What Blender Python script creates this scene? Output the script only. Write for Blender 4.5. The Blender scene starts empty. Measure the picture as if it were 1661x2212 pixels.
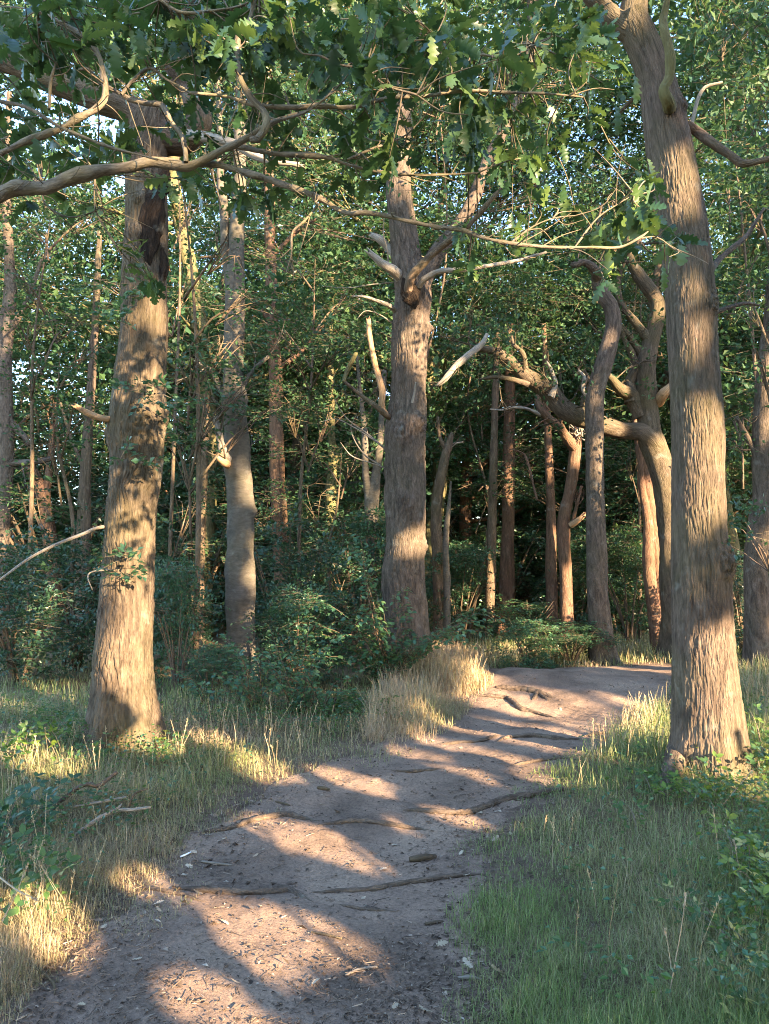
import bpy, math, random
import numpy as np
from mathutils import Vector

SC = bpy.context.scene
COL = SC.collection
rng = np.random.default_rng(11)
random.seed(11)
R = math.radians

# ------------------------------------------------------------------ camera, sky, sun, exposure
EYE = np.array([0.0, 0.0, 1.6])
FOC = 1661.0                                   # focal length in the units of the measured photo (1661 x 2212)
PIT = math.atan(109 / 1661)
cam_data = bpy.data.cameras.new('camera')
cam = bpy.data.objects.new('camera', cam_data)
COL.objects.link(cam)
cam.location = EYE
cam.rotation_euler = (R(90) + PIT, 0, 0)
cam_data.sensor_fit = 'VERTICAL'
cam_data.sensor_height = 36.0
cam_data.lens = 36.0 * 1661 / 2212
cam_data.clip_start = 0.05
cam_data.clip_end = 600
SC.camera = cam

SUN_EL, SUN_AZ = R(17), R(40)                  # low evening sun behind the photographer's right shoulder
SUN = np.array([math.sin(SUN_AZ) * math.cos(SUN_EL), -math.cos(SUN_AZ) * math.cos(SUN_EL), math.sin(SUN_EL)])
world = bpy.data.worlds.new('World')
SC.world = world
world.use_nodes = True
wn = world.node_tree
sky = wn.nodes.new('ShaderNodeTexSky')
sky.sky_type = 'NISHITA'
sky.sun_disc = False
sky.sun_elevation = SUN_EL
sky.sun_rotation = math.atan2(SUN[0], SUN[1])
sky.air_density = 1.0
sky.dust_density = 0.7
sky.ozone_density = 2.2
bg = wn.nodes['Background']
bg.inputs['Strength'].default_value = 0.15
wn.links.new(sky.outputs[0], bg.inputs[0])

sl = bpy.data.lights.new('sun', 'SUN')
sl.energy = 5.0
sl.angle = R(0.53)
sl.color = (1.0, 0.74, 0.46)
so = bpy.data.objects.new('sun', sl)
COL.objects.link(so)
so.rotation_euler = Vector(-SUN).to_track_quat('-Z', 'Y').to_euler()
so.location = (20, -20, 20)

SC.view_settings.view_transform = 'Standard'
SC.view_settings.look = 'None'
SC.view_settings.gamma = 1.0
SC.view_settings.use_curve_mapping = False
SC.view_settings.exposure = 3.0
SC.render.engine = 'CYCLES'
cy = SC.cycles
cy.max_bounces = 7
cy.diffuse_bounces = 4
cy.glossy_bounces = 2
cy.transmission_bounces = 4
cy.caustics_reflective = cy.caustics_refractive = False
cy.use_denoising = True
cy.denoising_prefilter = 'NONE'
cy.filter_width = 1.0

# ------------------------------------------------------------------ small maths
cP, sP = math.cos(PIT), math.sin(PIT)
def ray(px, py):
    cx = (np.asarray(px, float) - 830.5) / FOC
    cyy = (1106 - np.asarray(py, float)) / FOC
    return np.stack([cx, cP - cyy * sP, sP + cyy * cP], -1)
def at(px, py, Y):
    """photo position at ground distance Y -> world point"""
    r = ray(px, py)
    return EYE + r * (np.asarray(Y, float) / r[..., 1])[..., None]

def hash3(ix, iy, iz, seed):
    h = (ix.astype(np.int64) * 374761393 + iy.astype(np.int64) * 668265263 + iz.astype(np.int64) * 2147483647 + seed * 974711) & 0xFFFFFFFF
    h = ((h ^ (h >> 13)) * 1274126177) & 0xFFFFFFFF
    h = h ^ (h >> 16)
    return (h & 0xFFFF) / 65535.0
def vnoise(x, y, z=None, seed=0):
    """value noise in [-1, 1]"""
    x = np.asarray(x, float); y = np.asarray(y, float)
    z = np.zeros_like(x) if z is None else np.asarray(z, float)
    x, y, z = np.broadcast_arrays(x, y, z)
    i, j, k = np.floor(x), np.floor(y), np.floor(z)
    u, v, w = x - i, y - j, z - k
    u = u * u * (3 - 2 * u); v = v * v * (3 - 2 * v); w = w * w * (3 - 2 * w)
    out = 0
    for a in (0, 1):
        for b in (0, 1):
            for c in (0, 1):
                wt = (u if a else 1 - u) * (v if b else 1 - v) * (w if c else 1 - w)
                out = out + wt * hash3(i + a, j + b, k + c, seed)
    return out * 2 - 1
def plates(x, y, z, seed=0):
    """distance between the two nearest cell points: 0 in the cracks, larger on the plates"""
    i, j, k = np.floor(x), np.floor(y), np.floor(z)
    f1 = np.full(x.shape, 9.0); f2 = np.full(x.shape, 9.0)
    for a in (-1, 0, 1):
        for b in (-1, 0, 1):
            for c in (-1, 0, 1):
                ii, jj, kk = i + a, j + b, k + c
                d = (ii + hash3(ii, jj, kk, seed) - x) ** 2 + (jj + hash3(ii, jj, kk, seed + 1) - y) ** 2 + (kk + hash3(ii, jj, kk, seed + 2) - z) ** 2
                f2 = np.minimum(f2, np.maximum(f1, d)); f1 = np.minimum(f1, d)
    return np.sqrt(f2) - np.sqrt(f1)
def unit(v):
    v = np.asarray(v, float)
    return v / np.maximum(np.linalg.norm(v, axis=-1, keepdims=True), 1e-9)
def sstep(a, b, x):
    t = np.clip((np.asarray(x, float) - a) / (b - a), 0, 1)
    return t * t * (3 - 2 * t)

# ------------------------------------------------------------------ terrain height and the path's plan
def base_h(x, y):
    x = np.asarray(x, float); y = np.asarray(y, float)
    h = 0.15 * np.exp(-((y - 10.0) / 1.5) ** 2) * sstep(-1.5, 1.0, x)
    h = h + 0.12 * sstep(-0.8, -3.0, x - (y - 5) * 0.25) * sstep(14, 8, y) + 0.05 * vnoise(x * .5, y * .5, seed=3) * sstep(1.5, 4, y)
    h = h - 0.06 * sstep(10.5, 13, y) + 0.02 * vnoise(x * 1.7, y * 1.7, seed=5)
    h = h + 0.25 * vnoise(x * .09, y * .09, seed=8) * sstep(16, 30, y)
    return h
def gnd(px, py, lift=0.0, hf=base_h):
    """photo position -> point on the ground"""
    px = np.asarray(px, float); py = np.asarray(py, float)
    r = ray(px, py)
    z = np.zeros(px.shape)
    for _ in range(25):
        t = (z - EYE[2]) / np.minimum(r[..., 2], -1e-3)
        t = np.minimum(t, 80)
        p = EYE + r * t[..., None]
        z = 0.5 * z + 0.5 * (hf(p[..., 0], p[..., 1]))
    p[..., 2] = hf(p[..., 0], p[..., 1]) + lift
    return p

def catmull(P, n, closed=False):
    P = np.asarray(P, float)
    d = np.r_[0, np.cumsum(np.maximum(np.linalg.norm(np.diff(P[:, :3], axis=0), axis=1), 1e-4))]
    m = np.zeros_like(P)
    m[1:-1] = (P[2:] - P[:-2]) / (d[2:] - d[:-2])[:, None]
    m[0] = (P[1] - P[0]) / (d[1] - d[0]); m[-1] = (P[-1] - P[-2]) / (d[-1] - d[-2])
    s = np.linspace(0, d[-1], n)
    i = np.clip(np.searchsorted(d, s, side='right') - 1, 0, len(P) - 2)
    hh = (d[i + 1] - d[i])[:, None]
    t = ((s - d[i])[:, None]) / hh
    return ((2 * t**3 - 3 * t**2 + 1) * P[i] + (t**3 - 2 * t**2 + t) * hh * m[i] + (-2 * t**3 + 3 * t**2) * P[i + 1] + (t**3 - t**2) * hh * m[i + 1]), s

lp = [(20, 2150), (150, 2030), (290, 1945), (370, 1830), (450, 1775), (560, 1705), (700, 1645), (850, 1590), (950, 1562), (1000, 1520), (1035, 1478), (1050, 1458)]
rp = [(1050, 2212), (1055, 2030), (1062, 1850), (1090, 1775), (1170, 1700), (1240, 1645), (1320, 1592), (1390, 1548), (1445, 1505), (1470, 1475)]
LW = gnd(*np.array(lp, float).T)[:, :2]
RW = gnd(*np.array(rp, float).T)[:, :2]
LW = np.vstack([[(-2.6, -4.0), (-2.1, 0.8)], LW, [(2.0, 11.2), (4.0, 12.2), (7.5, 12.8), (12, 12.6)]])
RW = np.vstack([[(0.5, -4.0), (0.42, 0.8)], RW, [(5.0, 10.7), (7.5, 11.1), (12, 10.8)]])
NP = 520
Lc, _ = catmull(LW, NP); Rc, _ = catmull(RW, NP)
poly = np.vstack([Lc[::4], Rc[::-4]])
def path_sd(x, y):
    """signed distance to the path outline, negative inside"""
    x = np.asarray(x, float).ravel(); y = np.asarray(y, float).ravel()
    A = poly; B = np.roll(poly, -1, axis=0)
    best = np.full(x.shape, 1e9); ins = np.zeros(x.shape, bool)
    for (ax, ay), (bx, by) in zip(A, B):
        dx, dy = bx - ax, by - ay
        t = np.clip(((x - ax) * dx + (y - ay) * dy) / (dx * dx + dy * dy + 1e-12), 0, 1)
        best = np.minimum(best, (x - ax - t * dx) ** 2 + (y - ay - t * dy) ** 2)
        if dy != 0:
            c = ((ay > y) != (by > y)) & (x < dx * (y - ay) / dy + ax)
            ins ^= c
    return np.where(ins, -1, 1) * np.sqrt(best)

# ------------------------------------------------------------------ objects
def tag(o, label=None, cat=None, group=None, kind=None):
    if label: o['label'] = label
    if cat: o['category'] = cat
    if group: o['group'] = group
    if kind: o['kind'] = kind
    return o
def thing(name, label, cat, loc, group=None):
    o = bpy.data.objects.new(name, None)
    o.empty_display_size = 0.2
    COL.objects.link(o)
    o.location = [float(v) for v in loc]
    return tag(o, label, cat, group)
def origin_of(o):
    p = np.zeros(3)
    while o is not None:
        p += np.array(o.location); o = o.parent
    return p
def mesh(name, V, faces, mats, midx=None, uv=None, attrs=None, smooth=True):
    """faces: list of (n,k) int arrays; uv: per-loop; attrs: name -> per-vertex floats"""
    me = bpy.data.meshes.new(name)
    V = np.ascontiguousarray(V, np.float32)
    me.vertices.add(len(V)); me.vertices.foreach_set('co', V.ravel())
    loops = np.concatenate([f.ravel() for f in faces]).astype(np.int32)
    tot = np.concatenate([np.full(len(f), f.shape[1]) for f in faces]).astype(np.int32)
    me.loops.add(len(loops)); me.loops.foreach_set('vertex_index', loops)
    me.polygons.add(len(tot))
    me.polygons.foreach_set('loop_start', np.r_[0, np.cumsum(tot)[:-1]].astype(np.int32))
    me.polygons.foreach_set('loop_total', tot)
    me.polygons.foreach_set('use_smooth', np.full(len(tot), smooth, bool))
    for m in (mats if isinstance(mats, (list, tuple)) else [mats]):
        me.materials.append(m)
    if midx is not None:
        me.polygons.foreach_set('material_index', np.asarray(midx, np.int32))
    if uv is not None:
        l = me.uv_layers.new(name='UVMap'); l.data.foreach_set('uv', np.ascontiguousarray(uv, np.float32).ravel())
    for k, a in (attrs or {}).items():
        at_ = me.attributes.new(k, 'FLOAT', 'POINT'); at_.data.foreach_set('value', np.ascontiguousarray(a, np.float32))
    me.update(calc_edges=True)
    return me
def link(name, me, parent=None, loc=None):
    o = bpy.data.objects.new(name, me)
    COL.objects.link(o)
    if parent is not None: o.parent = parent
    if loc is not None: o.location = [float(v) for v in loc]
    return o

class Buf:
    """collects quads (four own vertices each unless given) for one mesh"""
    def __init__(s): s.V = []; s.F = []; s.M = []; s.U = []; s.A = []; s.n = 0
    def add(s, V, F, mat=0, uv=None, attr=None):
        V = np.asarray(V, float).reshape(-1, 3)
        s.V.append(V); s.F.append(np.asarray(F) + s.n); s.n += len(V)
        s.M.append(np.full(len(F), mat))
        s.U.append(np.zeros((F.shape[0] * F.shape[1], 2)) if uv is None else uv)
        s.A.append(np.zeros(len(V)) if attr is None else np.broadcast_to(attr, len(V)))
    def quads(s, V, mat=0, attr=None):
        V = np.asarray(V, float).reshape(-1, 3)
        s.add(V, np.arange(len(V)).reshape(-1, 4), mat, None, attr)
    def build(s, name, mats, parent=None, attrname=None, smooth=True, kind=None):
        V = np.concatenate(s.V)
        if parent is not None: V = V - origin_of(parent)
        ks = sorted({f.shape[1] for f in s.F})
        faces, mi, uv = [], [], []
        for k in ks:
            for f, m, u in zip(s.F, s.M, s.U):
                if f.shape[1] == k: faces.append(f); mi.append(m); uv.append(u)
        me = mesh(name, V, faces, mats, np.concatenate(mi), np.concatenate(uv), {attrname: np.concatenate(s.A)} if attrname else None, smooth)
        o = link(name, me, parent)
        if kind: o['kind'] = kind
        return o

# ------------------------------------------------------------------ materials
def nodes(name):
    m = bpy.data.materials.new(name); m.use_nodes = True
    nt = m.node_tree
    return m, nt, nt.nodes['Principled BSDF'], nt.nodes['Material Output']
def ramp(nt, stops):
    r = nt.nodes.new('ShaderNodeValToRGB')
    e = r.color_ramp.elements
    while len(e) < len(stops): e.new(0.5)
    for el, (p, c) in zip(e, stops):
        el.position = p; el.color = (*c, 1)
    return r
def noise(nt, vec, scale, detail=4, rough=.55, dist=0):
    n = nt.nodes.new('ShaderNodeTexNoise')
    n.inputs['Scale'].default_value = scale; n.inputs['Detail'].default_value = detail
    n.inputs['Roughness'].default_value = rough; n.inputs['Distortion'].default_value = dist
    if vec is not None: nt.links.new(vec, n.inputs['Vector'])
    return n
def mixc(nt, fac, a, b, mode='MIX'):
    m = nt.nodes.new('ShaderNodeMix'); m.data_type = 'RGBA'; m.blend_type = mode
    for sock, v in ((m.inputs[0], fac), (m.inputs[6], a), (m.inputs[7], b)):
        if hasattr(v, 'links'): nt.links.new(v, sock)
        elif isinstance(v, (int, float)): sock.default_value = v
        else: sock.default_value = (*v, 1)
    return m.outputs[2]

def leaf_mat(name, cols, trans=.35, tcol=(.25, .33, .03), rough=.42, spec=.5, hue=None):
    m, nt, b, out = nodes(name)
    g = nt.nodes.new('ShaderNodeNewGeometry')
    n = len(cols)
    r = ramp(nt, [(i / max(n - 1, 1), c) for i, c in enumerate(cols)])
    oi = nt.nodes.new('ShaderNodeObjectInfo')
    ad = nt.nodes.new('ShaderNodeMath'); ad.operation = 'ADD'
    nt.links.new(g.outputs['Random Per Island'], ad.inputs[0]); nt.links.new(oi.outputs['Random'], ad.inputs[1])
    fr = nt.nodes.new('ShaderNodeMath'); fr.operation = 'FRACT'; nt.links.new(ad.outputs[0], fr.inputs[0])
    nt.links.new(fr.outputs[0], r.inputs[0])
    nt.links.new(r.outputs[0], b.inputs['Base Color'])
    b.inputs['Roughness'].default_value = rough
    b.inputs['Specular IOR Level'].default_value = spec
    t = nt.nodes.new('ShaderNodeBsdfTranslucent')
    nt.links.new(mixc(nt, .45, r.outputs[0], tcol), t.inputs[0])
    mx = nt.nodes.new('ShaderNodeMixShader'); mx.inputs[0].default_value = trans
    nt.links.new(b.outputs[0], mx.inputs[1]); nt.links.new(t.outputs[0], mx.inputs[2])
    nt.links.new(mx.outputs[0], out.inputs[0])
    return m

def bark_mat(name, c_lo, c_hi, moss=(.13, .13, .045), moss_amt=.4, su=16, sv=3.2, bump=.5, moss_scale=1.3):
    m, nt, b, out = nodes(name)
    tc = nt.nodes.new('ShaderNodeTexCoord')
    mp = nt.nodes.new('ShaderNodeMapping'); mp.inputs['Scale'].default_value = (su, sv, 1)
    nt.links.new(tc.outputs['UV'], mp.inputs[0])
    n1 = noise(nt, mp.outputs[0], 1.0, 6, .6, .6)
    n2 = noise(nt, mp.outputs[0], 4.0, 4, .6, .3)
    r = ramp(nt, [(.3, c_lo), (.68, c_hi)])
    nt.links.new(n1.outputs[0], r.inputs[0])
    r2 = ramp(nt, [(.3, (.72, .70, .68)), (.7, (1.2, 1.18, 1.14))])
    nt.links.new(n2.outputs[0], r2.inputs[0])
    c = mixc(nt, 1.0, r.outputs[0], r2.outputs[0], 'MULTIPLY')
    n3 = noise(nt, tc.outputs['Object'], moss_scale, 5, .62)
    r3 = ramp(nt, [(.42, (0, 0, 0)), (.66, (1, 1, 1))])
    nt.links.new(n3.outputs[0], r3.inputs[0])
    ml = nt.nodes.new('ShaderNodeMath'); ml.operation = 'MULTIPLY'; ml.inputs[1].default_value = moss_amt
    nt.links.new(r3.outputs[0], ml.inputs[0])
    c = mixc(nt, ml.outputs[0], c, moss)
    n4 = noise(nt, tc.outputs['Object'], 5.5, 3, .6)
    r4 = ramp(nt, [(.6, (0, 0, 0)), (.75, (.45, .45, .45))])
    nt.links.new(n4.outputs[0], r4.inputs[0])
    c = mixc(nt, r4.outputs[0], c, (.25, .24, .20))
    nt.links.new(c, b.inputs['Base Color'])
    b.inputs['Roughness'].default_value = .92
    b.inputs['Specular IOR Level'].default_value = .15
    bp = nt.nodes.new('ShaderNodeBump'); bp.inputs['Strength'].default_value = bump; bp.inputs['Distance'].default_value = .03
    vo = nt.nodes.new('ShaderNodeTexVoronoi'); vo.feature = 'DISTANCE_TO_EDGE'; vo.inputs['Scale'].default_value = 2.2
    wm = nt.nodes.new('ShaderNodeVectorMath'); wm.operation = 'ADD'
    nt.links.new(mp.outputs[0], wm.inputs[0]); nt.links.new(n1.outputs['Color'], wm.inputs[1]); nt.links.new(wm.outputs[0], vo.inputs['Vector'])
    vr = ramp(nt, [(0, (0, 0, 0)), (.22, (1, 1, 1))]); nt.links.new(vo.outputs['Distance'], vr.inputs[0])
    hm = mixc(nt, .5, vr.outputs[0], n2.outputs[0])
    nt.links.new(hm, bp.inputs['Height']); nt.links.new(bp.outputs[0], b.inputs['Normal'])
    return m
def plain(name, c, rough=.8, var=.25, scale=30):
    m, nt, b, out = nodes(name)
    tc = nt.nodes.new('ShaderNodeTexCoord')
    n = noise(nt, tc.outputs['Object'], scale, 5, .6)
    r = ramp(nt, [(.3, tuple(v * (1 - var) for v in c)), (.7, tuple(min(1, v * (1 + var)) for v in c))])
    nt.links.new(n.outputs[0], r.inputs[0]); nt.links.new(r.outputs[0], b.inputs['Base Color'])
    b.inputs['Roughness'].default_value = rough; b.inputs['Specular IOR Level'].default_value = .25
    bp = nt.nodes.new('ShaderNodeBump'); bp.inputs['Strength'].default_value = .4; bp.inputs['Distance'].default_value = .004
    nt.links.new(n.outputs[0], bp.inputs['Height']); nt.links.new(bp.outputs[0], b.inputs['Normal'])
    return m

M = {}
M['oak_bark'] = bark_mat('oak_bark', (.05, .038, .031), (.168, .127, .099), moss_amt=.25, su=26, sv=4)
M['oak_bark_mossy'] = bark_mat('oak_bark_mossy', (.048, .037, .029), (.16, .123, .091), moss=(.105, .09, .04), moss_amt=.5, su=24, sv=4.5)
M['oak_bark_grey'] = bark_mat('oak_bark_grey', (.05, .039, .032), (.165, .128, .104), moss_amt=.12, su=20, sv=5)
M['beech_bark'] = bark_mat('beech_bark', (.085, .074, .064), (.145, .126, .106), moss=(.11, .105, .05), moss_amt=.3, su=5, sv=7, bump=.2)
M['pine_bark'] = bark_mat('pine_bark', (.085, .05, .036), (.22, .13, .09), moss_amt=.15)
M['green_bark'] = bark_mat('green_bark', (.09, .08, .045), (.19, .165, .085), moss=(.15, .145, .05), moss_amt=.6)
M['brown_bark'] = bark_mat('brown_bark', (.07, .05, .037), (.19, .135, .098), moss_amt=.3, su=10, sv=3)
M['dead_wood'] = bark_mat('dead_wood', (.2, .17, .14), (.40, .355, .30), moss_amt=.08, su=30, sv=2, bump=.4)
M['torn_wood'] = bark_mat('torn_wood', (.30, .17, .09), (.55, .36, .2), moss_amt=.0, su=30, sv=2, bump=.4)
M['shaded_rotten_wood'] = bark_mat('shaded_rotten_wood', (.009, .0065, .005), (.045, .03, .02), moss_amt=.0, su=20, sv=3, bump=.8)  # dead wood colour, blackened further to stand for shade in the hollows
M['twig'] = bark_mat('twig', (.085, .068, .052), (.30, .255, .20), moss=(.24, .2, .095), moss_amt=.5, su=60, sv=14, bump=.3, moss_scale=9)
M['root'] = bark_mat('root', (.075, .054, .042), (.20, .15, .115), moss_amt=.05, su=40, sv=9, bump=.5)
M['oak_leaf'] = leaf_mat('oak_leaf', [(.018, .052, .028), (.028, .074, .034), (.04, .09, .034), (.06, .115, .034), (.13, .19, .05)], .34, (.17, .25, .03), .38, .55)
M['crown_leaf'] = leaf_mat('crown_leaf', [(.022, .066, .034), (.034, .086, .04), (.048, .106, .044), (.08, .135, .048)], .33, (.15, .24, .045), .5, .3)
M['under_leaf'] = leaf_mat('under_leaf', [(.024, .075, .042), (.036, .095, .050), (.048, .115, .058), (.068, .135, .055)], .34, (.14, .24, .05), .4, .55)
M['holly_leaf'] = leaf_mat('holly_leaf', [(.024, .062, .036), (.034, .082, .044), (.048, .10, .05)], .22, (.1, .18, .04), .36, .6)
M['bush_leaf'] = leaf_mat('bush_leaf', [(.042, .115, .066), (.056, .14, .072), (.076, .155, .07), (.11, .18, .06)], .3, (.16, .26, .05), .34, .6)
M['bramble_leaf'] = leaf_mat('bramble_leaf', [(.035, .085, .028), (.05, .115, .03), (.08, .15, .035)], .35, (.25, .34, .03), .42, .5)
M['bright_leaf'] = leaf_mat('bright_leaf', [(.10, .18, .035), (.14, .22, .04), (.20, .26, .05)], .42, (.36, .42, .04), .45, .4)
M['pale_leaf'] = leaf_mat('pale_leaf', [(.42, .40, .14), (.5, .47, .2)], .3, (.5, .45, .15), .6, .2)
M['dry_leaf'] = leaf_mat('dry_leaf', [(.42, .33, .22), (.5, .42, .32), (.36, .25, .16)], .12, (.4, .25, .1), .7, .2)
M['white'] = plain('white_paper', (.78, .79, .82), .5, .05)

def grass_mat():
    m, nt, b, out = nodes('grass_blades')
    a = nt.nodes.new('ShaderNodeAttribute'); a.attribute_name = 'dry'
    g = nt.nodes.new('ShaderNodeNewGeometry')
    gr = ramp(nt, [(0, (.125, .20, .048)), (.5, (.195, .28, .08)), (1, (.29, .37, .145))])
    dr = ramp(nt, [(0, (.36, .25, .155)), (.5, (.48, .36, .235)), (1, (.58, .46, .33))])
    nt.links.new(g.outputs['Random Per Island'], gr.inputs[0]); nt.links.new(g.outputs['Random Per Island'], dr.inputs[0])
    c = mixc(nt, a.outputs['Fac'], gr.outputs[0], dr.outputs[0])
    nt.links.new(c, b.inputs['Base Color']); b.inputs['Roughness'].default_value = .55; b.inputs['Specular IOR Level'].default_value = .3
    t = nt.nodes.new('ShaderNodeBsdfTranslucent'); nt.links.new(c, t.inputs[0])
    mx = nt.nodes.new('ShaderNodeMixShader'); mx.inputs[0].default_value = .45
    nt.links.new(b.outputs[0], mx.inputs[1]); nt.links.new(t.outputs[0], mx.inputs[2]); nt.links.new(mx.outputs[0], out.inputs[0])
    return m
M['grass'] = grass_mat()

def soil_mat(name, stops, scale, fine, bump, dist=.01):
    m, nt, b, out = nodes(name)
    tc = nt.nodes.new('ShaderNodeTexCoord')
    n1 = noise(nt, tc.outputs['Object'], scale, 6, .6, .3)
    n2 = noise(nt, tc.outputs['Object'], fine, 6, .75)
    r = ramp(nt, stops); nt.links.new(n1.outputs[0], r.inputs[0])
    r2 = ramp(nt, [(.32, (.55, .55, .56)), (.5, (1, 1, 1)), (.72, (1.45, 1.4, 1.33))]); nt.links.new(n2.outputs[0], r2.inputs[0])
    c = mixc(nt, 1, r.outputs[0], r2.outputs[0], 'MULTIPLY')
    nt.links.new(c, b.inputs['Base Color']); b.inputs['Roughness'].default_value = .95; b.inputs['Specular IOR Level'].default_value = .12
    bp = nt.nodes.new('ShaderNodeBump'); bp.inputs['Strength'].default_value = bump; bp.inputs['Distance'].default_value = dist
    nt.links.new(n2.outputs[0], bp.inputs['Height']); nt.links.new(bp.outputs[0], b.inputs['Normal'])
    return m
M['dirt'] = soil_mat('trodden_dirt', [(.34, (.15, .108, .082)), (.5, (.24, .17, .128)), (.66, (.31, .222, .162))], 1.7, 60, .8)
M['forest_floor'] = soil_mat('forest_floor', [(.3, (.10, .072, .046)), (.5, (.17, .125, .075)), (.72, (.25, .19, .11))], 1.6, 45, .9, .03)
def trod(m):
    nt = m.node_tree; b = nt.nodes['Principled BSDF']
    old = b.inputs['Base Color'].links[0].from_socket
    a = nt.nodes.new('ShaderNodeAttribute'); a.attribute_name = 'trod'
    tc = nt.nodes.new('ShaderNodeTexCoord'); n = noise(nt, tc.outputs['Object'], 6, 5, .7)
    r = ramp(nt, [(.3, (.13, .09, .068)), (.7, (.25, .175, .13))]); nt.links.new(n.outputs[0], r.inputs[0])
    nt.links.new(mixc(nt, a.outputs['Fac'], old, r.outputs[0]), b.inputs['Base Color'])
trod(M['forest_floor'])
def litter_mat():
    m, nt, b, out = nodes('litter_chips')
    g = nt.nodes.new('ShaderNodeNewGeometry')
    r = ramp(nt, [(0, (.05, .036, .028)), (.55, (.11, .08, .06)), (.85, (.2, .145, .105)), (.97, (.28, .22, .17)), (1, (.42, .36, .29))])
    nt.links.new(g.outputs['Random Per Island'], r.inputs[0]); nt.links.new(r.outputs[0], b.inputs['Base Color'])
    b.inputs['Roughness'].default_value = .85; b.inputs['Specular IOR Level'].default_value = .2
    return m
M['litter'] = litter_mat()

# ------------------------------------------------------------------ ground and path
def make_ground():
    def axis(n, lo, hi, c, k):
        a = np.arcsinh((lo - c) / k); b_ = np.arcsinh((hi - c) / k)
        return c + k * np.sinh(np.linspace(a, b_, n))
    xs = axis(180, -150, 150, 0, 5.0); ys = axis(230, -60, 240, 5, 5.0)
    X, Y = np.meshgrid(xs, ys)
    Z = base_h(X, Y)
    sd = path_sd(X, Y).reshape(X.shape)
    Z = Z - 0.07 * sstep(.0, -.22, sd)
    V = np.stack([X, Y, Z], -1).reshape(-1, 3)
    ny, nx = X.shape
    i = np.arange(ny * nx).reshape(ny, nx)
    F = np.stack([i[:-1, :-1], i[:-1, 1:], i[1:, 1:], i[1:, :-1]], -1).reshape(-1, 4)
    o = link('ground', mesh('ground', V, [F], M['forest_floor'], attrs={'trod': sstep(.55, .05, sd).ravel()}))
    tag(o, 'brown woodland floor under grass and trees', kind='structure')
make_ground()
def path_h(x, y):
    h = base_h(x, y)
    return h + .018 * vnoise(x * 2.6, y * 2.6, seed=21) + .008 * vnoise(x * 7, y * 7, seed=22)
def make_path():
    nt_ = 100
    t = np.linspace(-.04, 1.04, nt_)
    s = np.linspace(0, 1, NP)
    X = Lc[:, None, 0] * (1 - t) + Rc[:, None, 0] * t
    Y = Lc[:, None, 1] * (1 - t) + Rc[:, None, 1] * t
    e = .09 * vnoise(X * 2.2, Y * 2.2, seed=31) + .05 * vnoise(X * 6, Y * 6, seed=32)
    w = (1 - np.minimum(t, 1 - t) * 2)[None, :] ** 4
    X = X + e * w; Y = Y + e * w * .5
    Z = path_h(X, Y) + .004 * vnoise(X * 26, Y * 26, seed=23) + .0025 * vnoise(X * 60, Y * 60, seed=24)
    edge = np.minimum(t, 1 - t)
    Z = Z - .03 * sstep(.03, -.04, edge)[None, :]
    V = np.stack([X, Y, Z], -1).reshape(-1, 3)
    i = np.arange(NP * nt_).reshape(NP, nt_)
    F = np.stack([i[:-1, :-1], i[:-1, 1:], i[1:, 1:], i[1:, :-1]], -1).reshape(-1, 4)
    o = link('path', mesh('path', V, [F], M['dirt']))
    tag(o, 'trodden brown dirt path winding up between the oaks', kind='structure')
make_path()

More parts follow.
